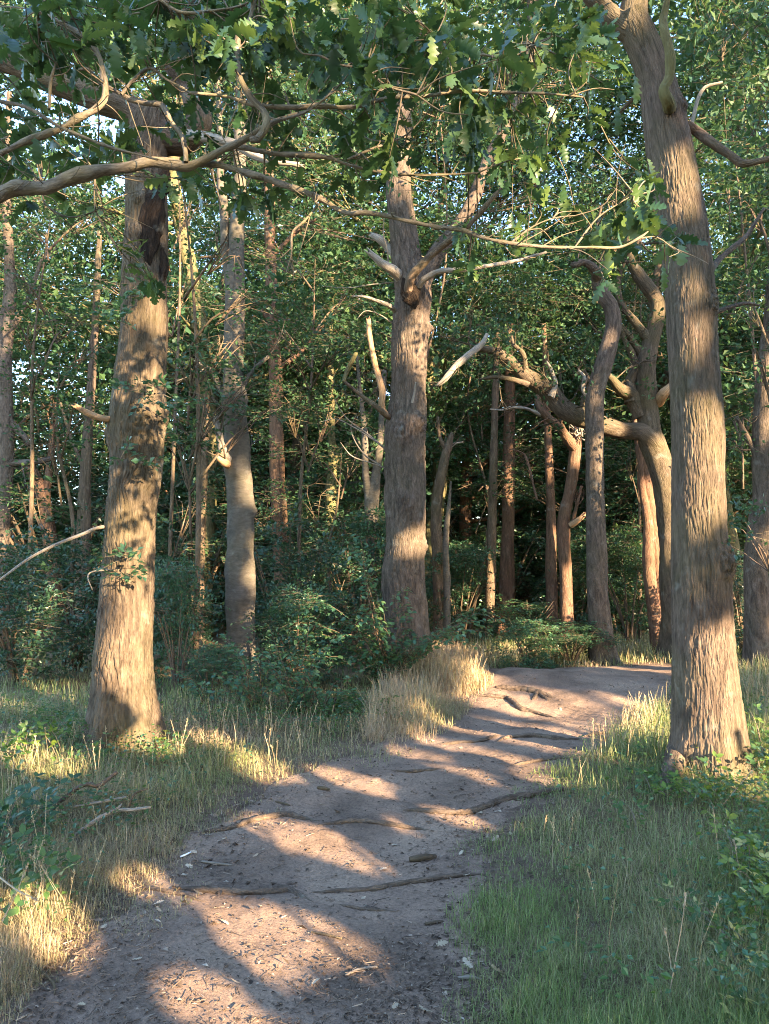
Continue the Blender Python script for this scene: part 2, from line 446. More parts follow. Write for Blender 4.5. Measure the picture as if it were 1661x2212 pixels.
# ------------------------------------------------------------------ tubes (trunks, limbs, roots, sticks)
def tube(P, rad, rings=40, seg=12, disp=None, jag=0.0, seed=0, cap=True, away=(0, 1, 0), dense=0.0):
    """P control points, rad radii; returns V, quads, uv per loop, tris"""
    ctl = np.c_[np.asarray(P, float), np.asarray(rad, float)]
    C, s = catmull(ctl, rings)
    r = np.maximum(C[:, 3], .0008); C = C[:, :3]
    T = unit(np.gradient(C, axis=0))
    N = np.zeros_like(C)
    n0 = np.asarray(away, float)
    n = n0 - T[0] * (n0 @ T[0])
    if np.linalg.norm(n) < .2:
        n0 = np.array([0, 0, 1.0]); n = n0 - T[0] * (n0 @ T[0])
    n = n / np.linalg.norm(n)
    for k in range(rings):
        n = n - T[k] * (n @ T[k]); n = n / max(np.linalg.norm(n), 1e-9); N[k] = n
    B = np.cross(T, N)
    u_ = np.arange(seg + 1) / seg; thf = 2 * np.pi * u_ + dense * np.sin(2 * np.pi * u_)
    th = thf[:-1]
    ct, st = np.cos(th), np.sin(th)
    D = N[:, None] * ct[None, :, None] + B[:, None] * st[None, :, None]
    rr = np.broadcast_to(r[:, None], (rings, seg)).copy()
    pos = C[:, None] + D * rr[..., None]
    if disp is not None:
        rr = rr + disp(pos, D, rr, s[:, None] * np.ones(seg))
        pos = C[:, None] + D * rr[..., None]
    if jag:
        g = np.random.default_rng(seed)
        j = g.random(seg) ** 2 * jag
        pos[-1] += T[-1] * j[:, None]
        pos[-2] += T[-1] * (j * .4)[:, None]
    V = pos.reshape(-1, 3)
    i = np.arange(rings * seg).reshape(rings, seg)
    i2 = np.roll(i, -1, axis=1)
    F = np.stack([i[:-1], i2[:-1], i2[1:], i[1:]], -1).reshape(-1, 4)
    circ = 2 * np.pi * max(r.mean(), .004)
    u0 = thf[:-1] / (2 * np.pi) * circ; u1 = thf[1:] / (2 * np.pi) * circ
    U = np.empty((rings - 1, seg, 4, 2))
    U[:, :, 0, 0] = u0; U[:, :, 1, 0] = u1; U[:, :, 2, 0] = u1; U[:, :, 3, 0] = u0
    U[:, :, 0, 1] = s[:-1, None]; U[:, :, 1, 1] = s[:-1, None]; U[:, :, 2, 1] = s[1:, None]; U[:, :, 3, 1] = s[1:, None]
    tris = np.zeros((0, 3), int)
    if cap:
        k = len(V)
        V = np.vstack([V, C[-1] + T[-1] * (r[-1] * .15 if not jag else -r[-1] * .3)])
        tris = np.stack([i[-1], i2[-1], np.full(seg, k)], -1)
    return V, F, U.reshape(-1, 2), tris
def tube_obj(name, P, rad, mat, parent, rings=40, seg=12, label=None, **kw):
    V, F, U, T = tube(P, rad, rings, seg, **kw)
    if parent is not None: V = V - origin_of(parent)
    uv = np.vstack([U, np.zeros((len(T) * 3, 2))])
    # mesh() wants faces grouped; loops follow quads then tris
    faces = [F] + ([T] if len(T) else [])
    o = link(name, mesh(name, V, faces, mat, None, uv), parent)
    if label: o['label'] = label
    return o
def px_path(pts, Y):
    """[(px, py, width_px[, Y])] -> points, radii"""
    P, rad = [], []
    for p in pts:
        y = p[3] if len(p) > 3 else Y
        P.append(at(p[0], p[1], y)); rad.append(p[2] / 2 / FOC * y)
    return np.array(P), np.array(rad)
def wob(P, amt, seed):
    g = np.random.default_rng(seed)
    P = np.array(P, float)
    P[1:-1] += g.normal(0, amt, (len(P) - 2, 3))
    return P

def oak_disp(seed, amp=.011, f=24, fz=5.0, lump=.02, burrs=(), flare=None):
    def d(pos, D, rr, s):
        x, y, z = pos[..., 0], pos[..., 1], pos[..., 2]
        wx = x + .03 * vnoise(x * 7, y * 7, z * 5, seed + 5) + .008 * vnoise(x * 25, y * 25, z * 12, seed + 8); wz = z + .12 * vnoise(x * 9, y * 9, z * 4, seed + 6)
        n = vnoise(wx * f * 1.3, y * f * 1.3, wz * fz * 1.5, seed)
        n2 = vnoise(wx * f * 2.6, y * f * 2.6, wz * fz * 2.2, seed + 1)
        k = np.clip(rr / .22, .25, 1.1)
        crack = 1 - sstep(.02, .34, plates(wx * f * 1.05, y * f * 1.05, wz * fz, seed + 30))
        dp = .75 + .55 * vnoise(x * 5, y * 5, z * 3, seed + 40)
        o = -amp * 1.7 * k * crack * dp * (.65 + .6 * n) + amp * .45 * k * n + amp * .45 * k * n2
        o = o + lump * k * vnoise(x * 3.2, y * 3.2, z * 1.6, seed + 2) + lump * .5 * k * vnoise(x * 8, y * 8, z * 4, seed + 3)
        o = o + np.minimum(rr, .07) * .16 * sstep(.16, .08, rr) * vnoise(x * 11, y * 11, z * 11, seed + 12)
        for (c, br, h) in burrs:
            q = np.linalg.norm(pos - np.asarray(c), axis=-1) / br
            g_ = np.exp(-q ** 2 * 1.6)
            o = o + h * g_ * (1 + .35 * np.sin(q * 17 + 3 * n) + .25 * vnoise(x * 30, y * 30, z * 30, seed + 9))
        if flare:
            z0, hgt, amt, lobes = flare
            ang = np.arctan2(D[..., 1], D[..., 0])
            e = np.exp(-np.clip(z - z0, 0, None) / hgt)
            o = o + amt * e * (.5 + .5 * np.cos(ang * lobes + seed)) + amt * .4 * e * vnoise(ang * 2 / np.pi * 2, z * 3, seed=seed)
        return o
    return d

# ------------------------------------------------------------------ leaves
def leaves(B, D, N, L, W, fold=.18):
    """folded diamonds: (n,4,3)"""
    D = unit(D); N = unit(N - D * np.sum(N * D, -1, keepdims=True)); S = np.cross(D, N)
    L = np.asarray(L)[..., None]; W = np.asarray(W)[..., None]
    m = B + D * L * .45 + N * W * fold
    return np.stack([B, m + S * W * .5, B + D * L, m - S * W * .5], -2)
def rand_dirs(n, g, zscale=1.0):
    v = g.normal(size=(n, 3)); v[:, 2] *= zscale
    return unit(v)
def spray(buf, C, A, ln, nl, L, W, g, flat=True, mat=0, twig=None, droop=.15):
    """leafy sprays: C centres, A axes, ln lengths; nl leaves each"""
    m = len(C)
    if m == 0: return
    A = unit(A)
    Z = np.array([0, 0, 1.0])
    S = unit(np.cross(A, Z) + 1e-3); U = np.cross(S, A)
    tilt = g.normal(0, .35, (m, 1))
    S, U = S * np.cos(tilt) + U * np.sin(tilt), U * np.cos(tilt) - S * np.sin(tilt)
    t = (np.arange(nl) + g.random((m, nl))) / nl
    side = np.where(np.arange(nl) % 2, 1.0, -1.0)[None, :]
    base = C[:, None] + A[:, None] * (ln[:, None] * t)[..., None]
    base[..., 2] -= droop * ln[:, None] * t ** 2
    if flat:
        base += S[:, None] * (side * ln[:, None] * .25 * g.random((m, nl)) * (1.1 - t))[..., None]
        d = A[:, None] * .6 + S[:, None] * side[..., None] * (1 - .6 * t[..., None]) + g.normal(0, .28, (m, nl, 3))
        n = U[:, None] + g.normal(0, .38, (m, nl, 3))
    else:
        base += g.normal(0, 1, (m, nl, 3)) * (ln[:, None, None] * .28)
        d = A[:, None] * .5 + g.normal(0, .7, (m, nl, 3))
        n = U[:, None] * .8 + g.normal(0, .6, (m, nl, 3))
    sz = g.uniform(.65, 1.2, (m, nl))
    buf.quads(leaves(base.reshape(-1, 3), d.reshape(-1, 3), n.reshape(-1, 3), (sz * L).ravel(), (sz * W).ravel()), mat)
    if twig:
        w = twig
        e = C + A * ln[:, None] * .9; e[:, 2] -= droop * ln * .8
        b0 = C - A * ln[:, None] * .35
        for k in range(2):
            o = (S if k == 0 else U) * w
            buf.quads(np.stack([b0 - o, b0 + o, e + o * .3, e - o * .3], 1), mat + 1)
def lobes_to_sprays(lobes, g, per, dens_shell=.55):
    """lobes: (center, radii3, n_sprays) -> centres, outward axes"""
    Cs, As = [], []
    for c, rad, n in lobes:
        v = rand_dirs(n, g); rr = g.random(n) ** dens_shell
        p = v * rr[:, None] * np.asarray(rad)
        Cs.append(np.asarray(c) + p)
        a = v * [1, 1, .35] + g.normal(0, .35, (n, 3)) * [1, 1, .5]; As.append(a)
    return np.concatenate(Cs), np.concatenate(As)

# ------------------------------------------------------------------ sunlight: gaps cut in the unseen crowns and leaf screens to place it
S_U = unit(np.cross(SUN, [0, 0, 1.0])); S_V = np.cross(S_U, SUN)
def sun_uv(P): return np.stack([P @ S_U, P @ S_V], -1)
gaps = []                                        # (centre, 2x2 inverse axes) in the plane across the sunbeams
def gap(c3, a3, b3, wide=0.0):
    c = sun_uv(c3); a = sun_uv(a3) - c; b = sun_uv(b3) - c
    m = np.stack([a, b], 1)
    if abs(np.linalg.det(m)) < 1e-5: return
    u, sv, vt = np.linalg.svd(m)                 # semi-axes of the ellipse
    big = u @ np.diag(sv + wide) @ vt
    gaps.append((c, np.linalg.inv(m), np.linalg.inv(big)))
for (cx, cy_, ax, ay, bx, by) in [
        (600, 2005, 185, 50, -45, 36), (450, 2165, 105, 50, -45, 34), (520, 2230, 130, 30, -20, 22), (655, 1808, 118, 32, -22, 26), (572, 1790, 40, 14, -10, 22), (772, 1690, 60, 18, -12, 16), (560, 2080, 40, 30, -40, 30),
        (748, 1857, 66, 14, -12, 13), (700, 1665, 30, 10, 0, 8), (950, 1672, 105, 18, -10, 18), (1170, 1597, 130, 20, -30, 26), (1165, 1532, 85, 18, -12, 14), (1060, 1622, 60, 10, -10, 12),
        (1235, 1512, 48, 14, 0, 12), (1070, 1520, 64, 15, -5, 13), (960, 1590, 74, 22, -12, 22), (1350, 1510, 28, 9, 0, 9), (1160, 1680, 60, 12, -8, 10), (900, 1625, 50, 12, -8, 12),
        (70, 1985, 125, 50, -30, 62), (545, 1655, 75, 22, 0, 28), (1385, 1590, 85, 15, 0, 44), (1530, 1695, 125, 24, 0, 38), (300, 1900, 60, 24, -20, 22),
        (985, 1765, 58, 17, -10, 15), (1130, 1645, 72, 13, 0, 12), (60, 1640, 95, 25, 0, 28), (1015, 1468, 58, 16, 0, 28), (1650, 1620, 65, 20, 0, 55), (1290, 1640, 40, 12, 0, 12), (860, 1778, 40, 12, -6, 10),
        (930, 1560, 55, 16, 0, 28), (300, 1610, 65, 14, 0, 20), (1380, 1440, 90, 7, 0, 9), (1120, 1405, 70, 6, 0, 9), (450, 1600, 50, 12, 0, 14)]:
    c = gnd(cx, cy_); gap(c, gnd(cx + ax, cy_ + ay), gnd(cx + bx, cy_ + by), .13 if cy_ > 1640 and cx > 300 else .03)
for (cx, cy_, ax, by, Y) in [
        (285, 1185, 62, 58, 6.65), (272, 1272, 62, 20, 6.65), (290, 1350, 55, 32, 6.65), (255, 1455, 58, 48, 6.65), (290, 1540, 50, 28, 6.65),
        (318, 905, 40, 40, 6.6), (330, 980, 20, 30, 6.6), (300, 712, 45, 17, 6.6),
        (1490, 375, 36, 62, 5.6), (1492, 572, 50, 13, 5.6), (1488, 612, 45, 8, 5.6), (1492, 716, 58, 30, 5.6), (1525, 800, 30, 20, 5.6), (1520, 925, 58, 75, 5.6),
        (1515, 1085, 60, 58, 5.6), (1525, 1435, 68, 50, 5.6), (1545, 1505, 50, 36, 5.6), (1525, 1610, 80, 36, 5.6), (1525, 1670, 90, 22, 5.6),
        (880, 1030, 36, 28, 11.2), (872, 1165, 42, 36, 11.2), (862, 508, 28, 20, 11.2), (908, 1315, 16, 60, 11.2), (1140, 120, 40, 90, 11), (1030, 400, 40, 60, 11),
        (1290, 1075, 22, 26, 12.4), (1300, 1290, 16, 30, 12.4), (1420, 1300, 30, 90, 14.8), (1405, 1100, 25, 60, 14.8), (1400, 800, 40, 70, 13), (1130, 770, 80, 50, 13),
        (1230, 900, 60, 50, 14), (600, 1000, 24, 60, 14.8), (510, 450, 60, 60, 10.4), (580, 460, 30, 50, 14.5), (1225, 1300, 24, 80, 15.8), (1060, 1250, 24, 90, 16.5), (1097, 1270, 24, 40, 17.6),
        (1190, 1220, 22, 80, 16.9), (175, 1310, 24, 22, 14.8), (200, 890, 36, 16, 6.6), (820, 830, 30, 60, 11.2), (960, 1000, 30, 60, 14.8), (625, 1300, 24, 30, 14.8),
        (620, 400, 90, 30, 2.95), (380, 280, 40, 50, 2.9), (200, 230, 40, 50, 2.85), (1360, 440, 60, 50, 2.9), (1430, 590, 40, 40, 2.3), (330, 40, 60, 40, 2.9), (1180, 530, 70, 22, 2.95), (1100, 1180, 70, 60, 20), (1010, 1230, 40, 60, 17), (1330, 1250, 40, 60, 17), (1120, 1390, 60, 30, 13), (590, 1400, 60, 40, 9.5), (760, 1350, 40, 50, 9.4), (60, 560, 80, 200, 20), (120, 760, 90, 70, 16), (650, 600, 60, 60, 18), (480, 700, 60, 80, 18)]:
    c = at(cx, cy_, Y); gap(c, at(cx + ax, cy_, Y), at(cx, cy_ + by, Y), .02)
def sun_open(P, near_screen=False):
    """True where a leaf would close one of the gaps the sun comes through"""
    q = sun_uv(P)
    o = np.zeros(len(P), bool)
    for c, mi, mw in gaps:
        w = (q - c) @ (mi if near_screen else mw).T
        o |= (w ** 2).sum(1) < 1.0
    if near_screen: return o
    n = vnoise(q[:, 0] * 1.05, q[:, 1] * 1.5, seed=77) + .5 * vnoise(q[:, 0] * 2.6, q[:, 1] * 3.2, seed=78)
    hit = P - SUN * (P[:, 2:3] / SUN[2])         # where its ray would meet the ground
    near = (np.abs(hit[:, 0]) < 5.5) & (hit[:, 1] < 11.5) & (hit[:, 1] > 1.5)
    thr = np.where(near, 9.0, .72 - .022 * np.clip(hit[:, 1] - 12, 0, 34))
    return o | (n > thr)

def shade_tree(base, i):
    g = np.random.default_rng(900 + i)
    h = 14.5 + g.random() * 2
    o = thing('oak_tree', 'oak out of frame behind the photographer shading the path', 'tree', base, 'oaks behind the photographer')
    tube_obj('trunk', [(*base[:2], base[2] - .3), (base[0] + .1, base[1], 3), (base[0] + .3, base[1] + .2, 7), (base[0], base[1] + .4, h - 1)], [.36, .27, .2, .06], M['oak_bark'], o, 30, 14)
    lobes = []
    for k in range(36):
        z = g.uniform(2.6, h); rmax = 4.4 * math.sqrt(max(.2, 1 - ((z - 6.5) / 8.5) ** 2))
        a = g.uniform(0, 6.283); r = rmax * math.sqrt(g.random())
        lobes.append(((base[0] + r * math.cos(a), base[1] + r * math.sin(a), z), (1.3, 1.3, .85), 33))
    C, A = lobes_to_sprays(lobes, g, 1)
    
    b = Buf(); spray(b, C, A, g.uniform(.4, .7, len(C)), 9, .33, .23, g, False, 0)
    V = b.V[0].reshape(-1, 4, 3)
    V = V[~sun_open(V.reshape(-1, 3)).reshape(-1, 4).any(1)]
    b2 = Buf(); b2.quads(V)
    f = b2.build('crown', M['crown_leaf'], o, smooth=False)
    return len(V)
SH = unit(SUN * [1, 1, 0]); SP = np.array([SH[1], -SH[0], 0]) * -1
nsh = 0
for i, (L_, w_) in enumerate([(17, -13), (16, -8.5), (17.5, -4.5), (16, -.5), (18, 3.5), (16.5, 7.5), (18, 12), (17, 17), (23, -6), (23.5, 0.5), (23, 6), (24, 11)]):
    p = np.array([0, 6.5, 0]) + SH * L_ + SP * w_
    nsh += shade_tree(p, i)
# an added, unseen leaf layer, cut so the sun dapples the near path
def add_leaf_screen(i, lo, hi):
    g = np.random.default_rng(950 + i)
    n = 14000
    hx = g.uniform(lo, hi, n); hy = g.uniform(.8, 7.2, n); L_ = g.uniform(6.5, 9.5, n)
    C = np.stack([hx, hy, base_h(hx, hy)], -1) + SH * L_[:, None] + np.array([0, 0, 1.0]) * (L_ * math.tan(SUN_EL))[:, None]
    d = rand_dirs(n, g); nn = rand_dirs(n, g)
    V = leaves(C, d, nn, g.uniform(.12, .2, n), g.uniform(.09, .14, n))
    V = V[~sun_open(V.reshape(-1, 3), True).reshape(-1, 4).any(1)]
    q = V.mean(1)
    V = V[~((q[:, 1] > -.6) & (np.abs(q[:, 0]) < .85 * (q[:, 1] + .6) + .9))]   # drops screen leaves that would show in view
    c = C.mean(0); b0 = np.array([c[0], c[1], float(base_h(c[0], c[1]))])
    o = thing('leaf_screen', 'added leaf screen out of frame beside the photographer shading the near path', 'tree', b0, 'added leaf screens beside the photographer')
    for k in range(10):
        e = V[g.integers(0, len(V))].mean(0)
        tube_obj('stem', [b0 - [0, 0, .1], (b0 + e) / 2 + [0, 0, .4], e], [.035, .022, .005], M['brown_bark'], o, 16, 6)
    b = Buf(); b.quads(V); b.build('crown', [M['crown_leaf']], o, smooth=False, kind='stuff')
add_leaf_screen(0, -3.4, 0.4); add_leaf_screen(1, 0.4, 4.2)
print('shade leaves', nsh)

# ------------------------------------------------------------------ the oaks by the path
def crown_obj(tree, lobes, g, mat='crown_leaf', L=.095, W=.055, nl=11, flat=False, ln=(.3, .55), twig=.004, name='crown'):
    b = Buf()
    C, A = lobes_to_sprays(lobes, g, 1)
    spray(b, C, A, g.uniform(*ln, len(C)), nl, L, W, g, flat, 0, twig)
    return b.build(name, [M[mat], M['twig']], tree, smooth=False, kind='stuff')
def limb(tree, pts, Y, mat='oak_bark', rings=None, seg=14, name='limb', label=None, jag=0, amp=.008, seed=1, f=26, wobble=0):
    P, rad = px_path(pts, Y)
    gw = np.random.default_rng(seed + 17)
    P[1:-1] += gw.normal(0, .22, (len(P) - 2, 3)) * rad[1:-1, None]
    ln = np.linalg.norm(np.diff(P, axis=0), axis=1).sum()
    rings = rings or int(np.clip(ln * 26, 10, 110))
    return tube_obj(name, P, rad, M[mat], tree, rings, seg, label, disp=oak_disp(seed, amp, f, 6, .012) if amp else None, jag=jag, seed=seed)
def trunk(tree, pts, Y, mat, rings, seg, seed, amp=.011, f=24, lump=.02, burrs=(), flare=None, name='trunk', label=None, jag=0, fz=5.0):
    P, rad = px_path(pts, Y)
    return tube_obj(name, P, rad, M[mat], tree, rings, seg, label, disp=oak_disp(seed, amp, f, fz, lump, burrs, flare), jag=jag, seed=seed, dense=.55)
def twigs(tree, start, end, n, ln, g, mat='twig', name='twig', r=.006, seg=5, up=.25):
    """a fan of fine side shoots along a limb, joined as one part"""
    b = Buf()
    for k in range(n):
        t = g.random(); p = np.asarray(start) * (1 - t) + np.asarray(end) * t
        d = unit(g.normal(size=3) + [0, 0, up]); q = p + d * ln * g.uniform(.4, 1); m_ = (p + q) / 2 + g.normal(0, ln * .12, 3)
        V, F, U, T = tube([p, m_, q], [r, r * .7, r * .3], 7, seg)
        b.add(V, F, 0, U)
    return b.build(name, M[mat], tree)

gL = np.random.default_rng(5)
# --- left oak
LB = gnd(np.float64(265.), np.float64(1602.))
left_oak = thing('oak_tree', 'thick oak left of the path with a dark rotten cavity high up its trunk', 'oak tree', LB, 'big oaks beside the path')
YL = LB[1]
trunk(left_oak, [(258, 1650, 148), (262, 1600, 142), (265, 1500, 128), (267, 1400, 120), (273, 1300, 113), (278, 1200, 108), (281, 1130, 106), (288, 1060, 106), (295, 1000, 110), (297, 900, 116), (304, 800, 106), (313, 700, 102), (312, 600, 98), (317, 500, 94), (316, 400, 91), (318, 330, 92), (325, 285, 94), (335, 240, 80)],
      YL, 'oak_bark_mossy', 430, 190, 41, .0095, 34, .008,
      [(at(300, 905, YL - .22), .2, .035), (at(345, 900, YL), .14, .03), (at(240, 940, YL), .15, .03), (at(262, 655, YL), .13, .02), (at(280, 685, YL - .2), .12, .025), (at(297, 430, YL - .17), .08, .03), (at(292, 500, YL - .17), .08, .03), (at(354, 460, YL - .1), .07, .03), (at(352, 530, YL - .1), .07, .025), (at(322, 590, YL - .19), .09, .03)], (LB[2], .28, .12, 5), fz=6)
limb(left_oak, [(335, 280, 78), (290, 245, 66), (200, 205, 58), (100, 165, 54), (0, 130, 48), (-120, 80, 42), (-260, -20, 30)], YL, 'oak_bark', 90, 40, seed=3, amp=.012)
limb(left_oak, [(340, 290, 80), (385, 285, 66), (420, 262, 58), (428, 230, 52), (405, 195, 50), (385, 140, 48), (390, 60, 44), (410, -60, 38), (400, -200, 26)], YL, 'oak_bark', 90, 36, seed=4, amp=.012)
limb(left_oak, [(390, 290, 24, YL), (440, 293, 22, YL - .3), (500, 303, 20, YL - .5), (550, 335, 18, YL - .6), (600, 352, 15, YL - .7), (645, 356, 10, YL - .7)], YL, 'dead_wood', 50, 16, seed=5, label='bare dead limb reaching right under the leaves', jag=.06)
limb(left_oak, [(250, 905, 18, YL - .05), (228, 905, 17, YL - .15), (200, 892, 15, YL - .2), (168, 880, 13, YL - .25)], YL, 'torn_wood', 24, 14, name='broken_stub', label='snapped orange stub on the left side', jag=.07, seed=6)
limb(left_oak, [(240, 1135, 9), (205, 1143, 8, YL - .2), (185, 1152, 8, YL - .3), (120, 1178, 7, YL - .5), (60, 1208, 6, YL - .7), (0, 1252, 5, YL - .9), (-60, 1290, 3, YL - 1)], YL, 'dead_wood', 50, 8, name='branch', label='thin bare branch drooping to the left', amp=0)
limb(left_oak, [(245, 1233, 4, YL - .2), (225, 1232, 4, YL - .3), (195, 1237, 3.5, YL - .3), (190, 1250, 3, YL - .35), (200, 1275, 2, YL - .35)], YL, 'dead_wood', 20, 6, name='branch', amp=0)
# rotten cavity: torn strip set in the trunk front, shade included in its dark colour
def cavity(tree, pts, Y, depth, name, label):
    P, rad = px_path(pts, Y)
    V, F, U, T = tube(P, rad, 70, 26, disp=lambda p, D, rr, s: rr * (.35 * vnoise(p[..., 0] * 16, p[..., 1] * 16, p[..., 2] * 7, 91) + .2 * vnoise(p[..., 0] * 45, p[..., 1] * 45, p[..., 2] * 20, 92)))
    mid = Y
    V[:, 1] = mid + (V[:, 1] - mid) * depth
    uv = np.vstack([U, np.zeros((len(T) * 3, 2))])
    o = link(name, mesh(name, V - origin_of(tree), [F, T], M['shaded_rotten_wood'], None, uv), tree)
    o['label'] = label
cavity(left_oak, [(362, 360, 6), (352, 390, 34), (340, 425, 40), (330, 460, 44), (322, 500, 44), (318, 540, 38), (322, 575, 6)], YL - .17, .42, 'cavity', 'rotten hollow running down the trunk with its shade coloured black')
cavity(left_oak, [(350, 535, 6), (354, 560, 16), (353, 590, 18), (352, 612, 4)], YL - .13, .5, 'cavity', 'small dark hollow below the long one')
lob = [(at(px, py, YL + dy), (.9, .8, .4), n) for px, py, dy, n in [(-150, 40, 0, 40), (60, -60, .5, 50), (250, -120, 0, 60), (430, -150, .4, 60), (600, -120, -.4, 50), (330, -260, 0, 60), (100, 60, .8, 26), (480, 60, .6, 34), (560, -20, 1, 34), (-60, 200, .6, 24), (400, 110, .9, 20)]]
crown_obj(left_oak, lob, gL)
for px, py, n, sz in [(330, 840, 12, .16), (290, 990, 11, .16), (275, 1205, 9, .13), (320, 620, 9, .17), (250, 690, 8, .14), (275, 1240, 7, .1), (345, 870, 8, .13)]:
    crown_obj(left_oak, [(at(px, py, YL - .42), (sz * 1.3, .12, sz * .5), n)], gL, 'under_leaf', .065, .042, 6, True, (.08, .18), .0025, 'sprig')

# --- right oak
RB = gnd(np.float64(1528.), np.float64(1662.))
right_oak = thing('oak_tree', 'tall sunlit ridged oak right of the path with a burr low on its side', 'oak tree', RB, 'big oaks beside the path')
YR = RB[1]
trunk(right_oak, [(1531, 1710, 176), (1530, 1665, 162), (1529, 1620, 152), (1527, 1560, 144), (1523, 1480, 134), (1520, 1400, 127), (1516, 1300, 122), (1513, 1220, 121), (1510, 1150, 114), (1508, 1050, 109), (1508, 950, 109), (1504, 870, 108), (1499, 800, 106), (1495, 720, 106), (1492, 640, 104), (1484, 560, 103), (1472, 480, 104), (1459, 400, 102), (1445, 320, 99), (1433, 250, 90), (1420, 180, 80), (1400, 120, 74), (1378, 72, 74), (1360, 35, 72)],
      YR, 'oak_bark', 520, 230, 77, .0062, 44, .007,
      [(at(1555, 1215, YR - .12), .15, .055), (at(1535, 655, YR - .14), .11, .03), (at(1575, 1205, YR), .12, .03), (at(1470, 225, YR - .1), .09, .03)], (RB[2], .22, .07, 5), fz=5.5)
limb(right_oak, [(1372, 70, 66), (1335, 40, 50), (1300, 12, 42), (1265, -20, 38), (1210, -110, 32), (1150, -240, 20)], YR, 'oak_bark', 60, 36, seed=11, amp=.013)
limb(right_oak, [(1362, 60, 66), (1372, 10, 60), (1380, -60, 54), (1400, -180, 44), (1400, -340, 26)], YR, 'oak_bark', 60, 36, seed=12, amp=.013)
limb(right_oak, [(1450, 238, 30), (1440, 220, 28, YR - .25), (1434, 200, 24, YR - .3), (1449, 165, 22, YR - .32), (1445, 120, 22, YR - .34), (1436, 75, 20, YR - .36), (1433, 45, 18, YR - .36), (1441, 0, 16, YR - .4), (1450, -80, 10, YR - .4)], YR, 'green_bark', 70, 18, seed=13, amp=.006, label='bare yellowish limb rising close in front of the trunk')
limb(right_oak, [(1482, 270, 22), (1510, 288, 22), (1545, 312, 21, YR - .1), (1580, 340, 18, YR - .15), (1608, 353, 16, YR - .2), (1650, 346, 13, YR - .25), (1700, 330, 8, YR - .3)], YR, 'brown_bark', 60, 18, seed=14, amp=.008, label='dead dark limb pointing right')
limb(right_oak, [(1530, 590, 18), (1555, 558, 15, YR + .2), (1585, 530, 13, YR + .3), (1612, 505, 11, YR + .4), (1650, 450, 7, YR + .5)], YR, 'oak_bark', 40, 12, seed=15, amp=.004)
limb(right_oak, [(1400, 160, 12, YR + .2), (1375, 205, 10, YR + .4), (1330, 250, 7, YR + .5)], YR, 'oak_bark', 16, 8, seed=16, amp=0)
limb(right_oak, [(1515, 690, 16, YR), (1560, 672, 10, YR + .1), (1610, 655, 8, YR + .2), (1640, 660, 5, YR + .3)], YR, 'oak_bark', 26, 10, seed=17, amp=0)
limb(right_oak, [(1480, 350, 10, YR + .2), (1500, 250, 9, YR + .5), (1520, 190, 8, YR + .6), (1560, 178, 6, YR + .6)], YR, 'dead_wood', 24, 8, seed=18, amp=0)
def root_flare(tree, pts, mat, seed):
    P = np.array([gnd(np.float64(a), np.float64(b), .02) for a, b, w in pts]); P[0, 2] += .22; P[1, 2] += .05; P[-1, 2] -= .06
    rad = [w / 2 / FOC * P[i, 1] for i, (a, b, w) in enumerate(pts)]
    tube_obj('root', P, rad, M[mat], tree, 36, 24, disp=oak_disp(seed, .01, 25, 12, .01))
root_flare(right_oak, [(1490, 1640, 60), (1458, 1670, 50), (1443, 1700, 34), (1436, 1735, 14)], 'oak_bark', 19)
root_flare(right_oak, [(1570, 1640, 60), (1600, 1655, 44), (1640, 1675, 22)], 'oak_bark', 20)
lob = [(at(px, py, YR + dy), (.8, .8, .4), n) for px, py, dy, n in [(1480, -120, 0, 60), (1300, -160, .3, 60), (1600, -100, .4, 50), (1420, -300, 0, 60), (1250, -280, .5, 50), (1640, 40, 1.6, 34), (1580, 80, 2.2, 30), (1200, -100, .8, 40), (1640, 190, 1.4, 30), (1690, 300, 1.2, 30)]]
crown_obj(right_oak, lob, np.random.default_rng(6))
crown_obj(right_oak, [(at(1585, 1130, YR + .25), (.1, .1, .12), 10), (at(1575, 1200, YR - .05), (.06, .08, .1), 5), (at(1620, 1090, YR + .3), (.1, .1, .1), 7)], gL, 'under_leaf', .055, .034, 7, False, (.08, .16), .002, 'sprig')

# --- middle oak
MB_ = gnd(np.float64(878.), np.float64(1448.)); YM = MB_[1]
mid_oak = thing('oak_tree', 'upright grey oak at the bend of the path with broken dead stubs below its fork', 'oak tree', MB_, 'big oaks beside the path')
trunk(mid_oak, [(876, 1475, 120), (876, 1440, 108), (877, 1390, 94), (877, 1340, 88), (871, 1250, 91), (876, 1150, 91), (878, 1080, 89), (877, 1000, 83), (876, 950, 84), (880, 900, 84), (883, 850, 75), (886, 780, 77), (890, 700, 80), (894, 640, 82), (889, 600, 78), (880, 560, 72), (871, 500, 64), (863, 420, 58), (864, 330, 50), (870, 250, 44), (880, 100, 38), (885, -60, 30), (880, -200, 18)],
      YM, 'oak_bark_grey', 380, 150, 55, .011, 27, .026,
      [(at(865, 930, YM - .25), .24, .06), (at(905, 915, YM - .2), .2, .05), (at(880, 1085, YM - .3), .2, .04), (at(918, 1180, YM - .1), .14, .05), (at(928, 710, YM), .1, .06), (at(840, 1010, YM), .15, .02), (at(895, 625, YM - .25), .18, .05)], (MB_[2], .3, .12, 5), fz=4.2)
limb(mid_oak, [(893, 640, 66), (915, 600, 46), (950, 545, 38), (985, 490, 33), (1020, 430, 30), (1060, 350, 28), (1100, 260, 28), (1135, 180, 28), (1150, 80, 27), (1155, -30, 30), (1160, -160, 18)], YM, 'oak_bark_grey', 130, 36, seed=22, amp=.013, f=18)
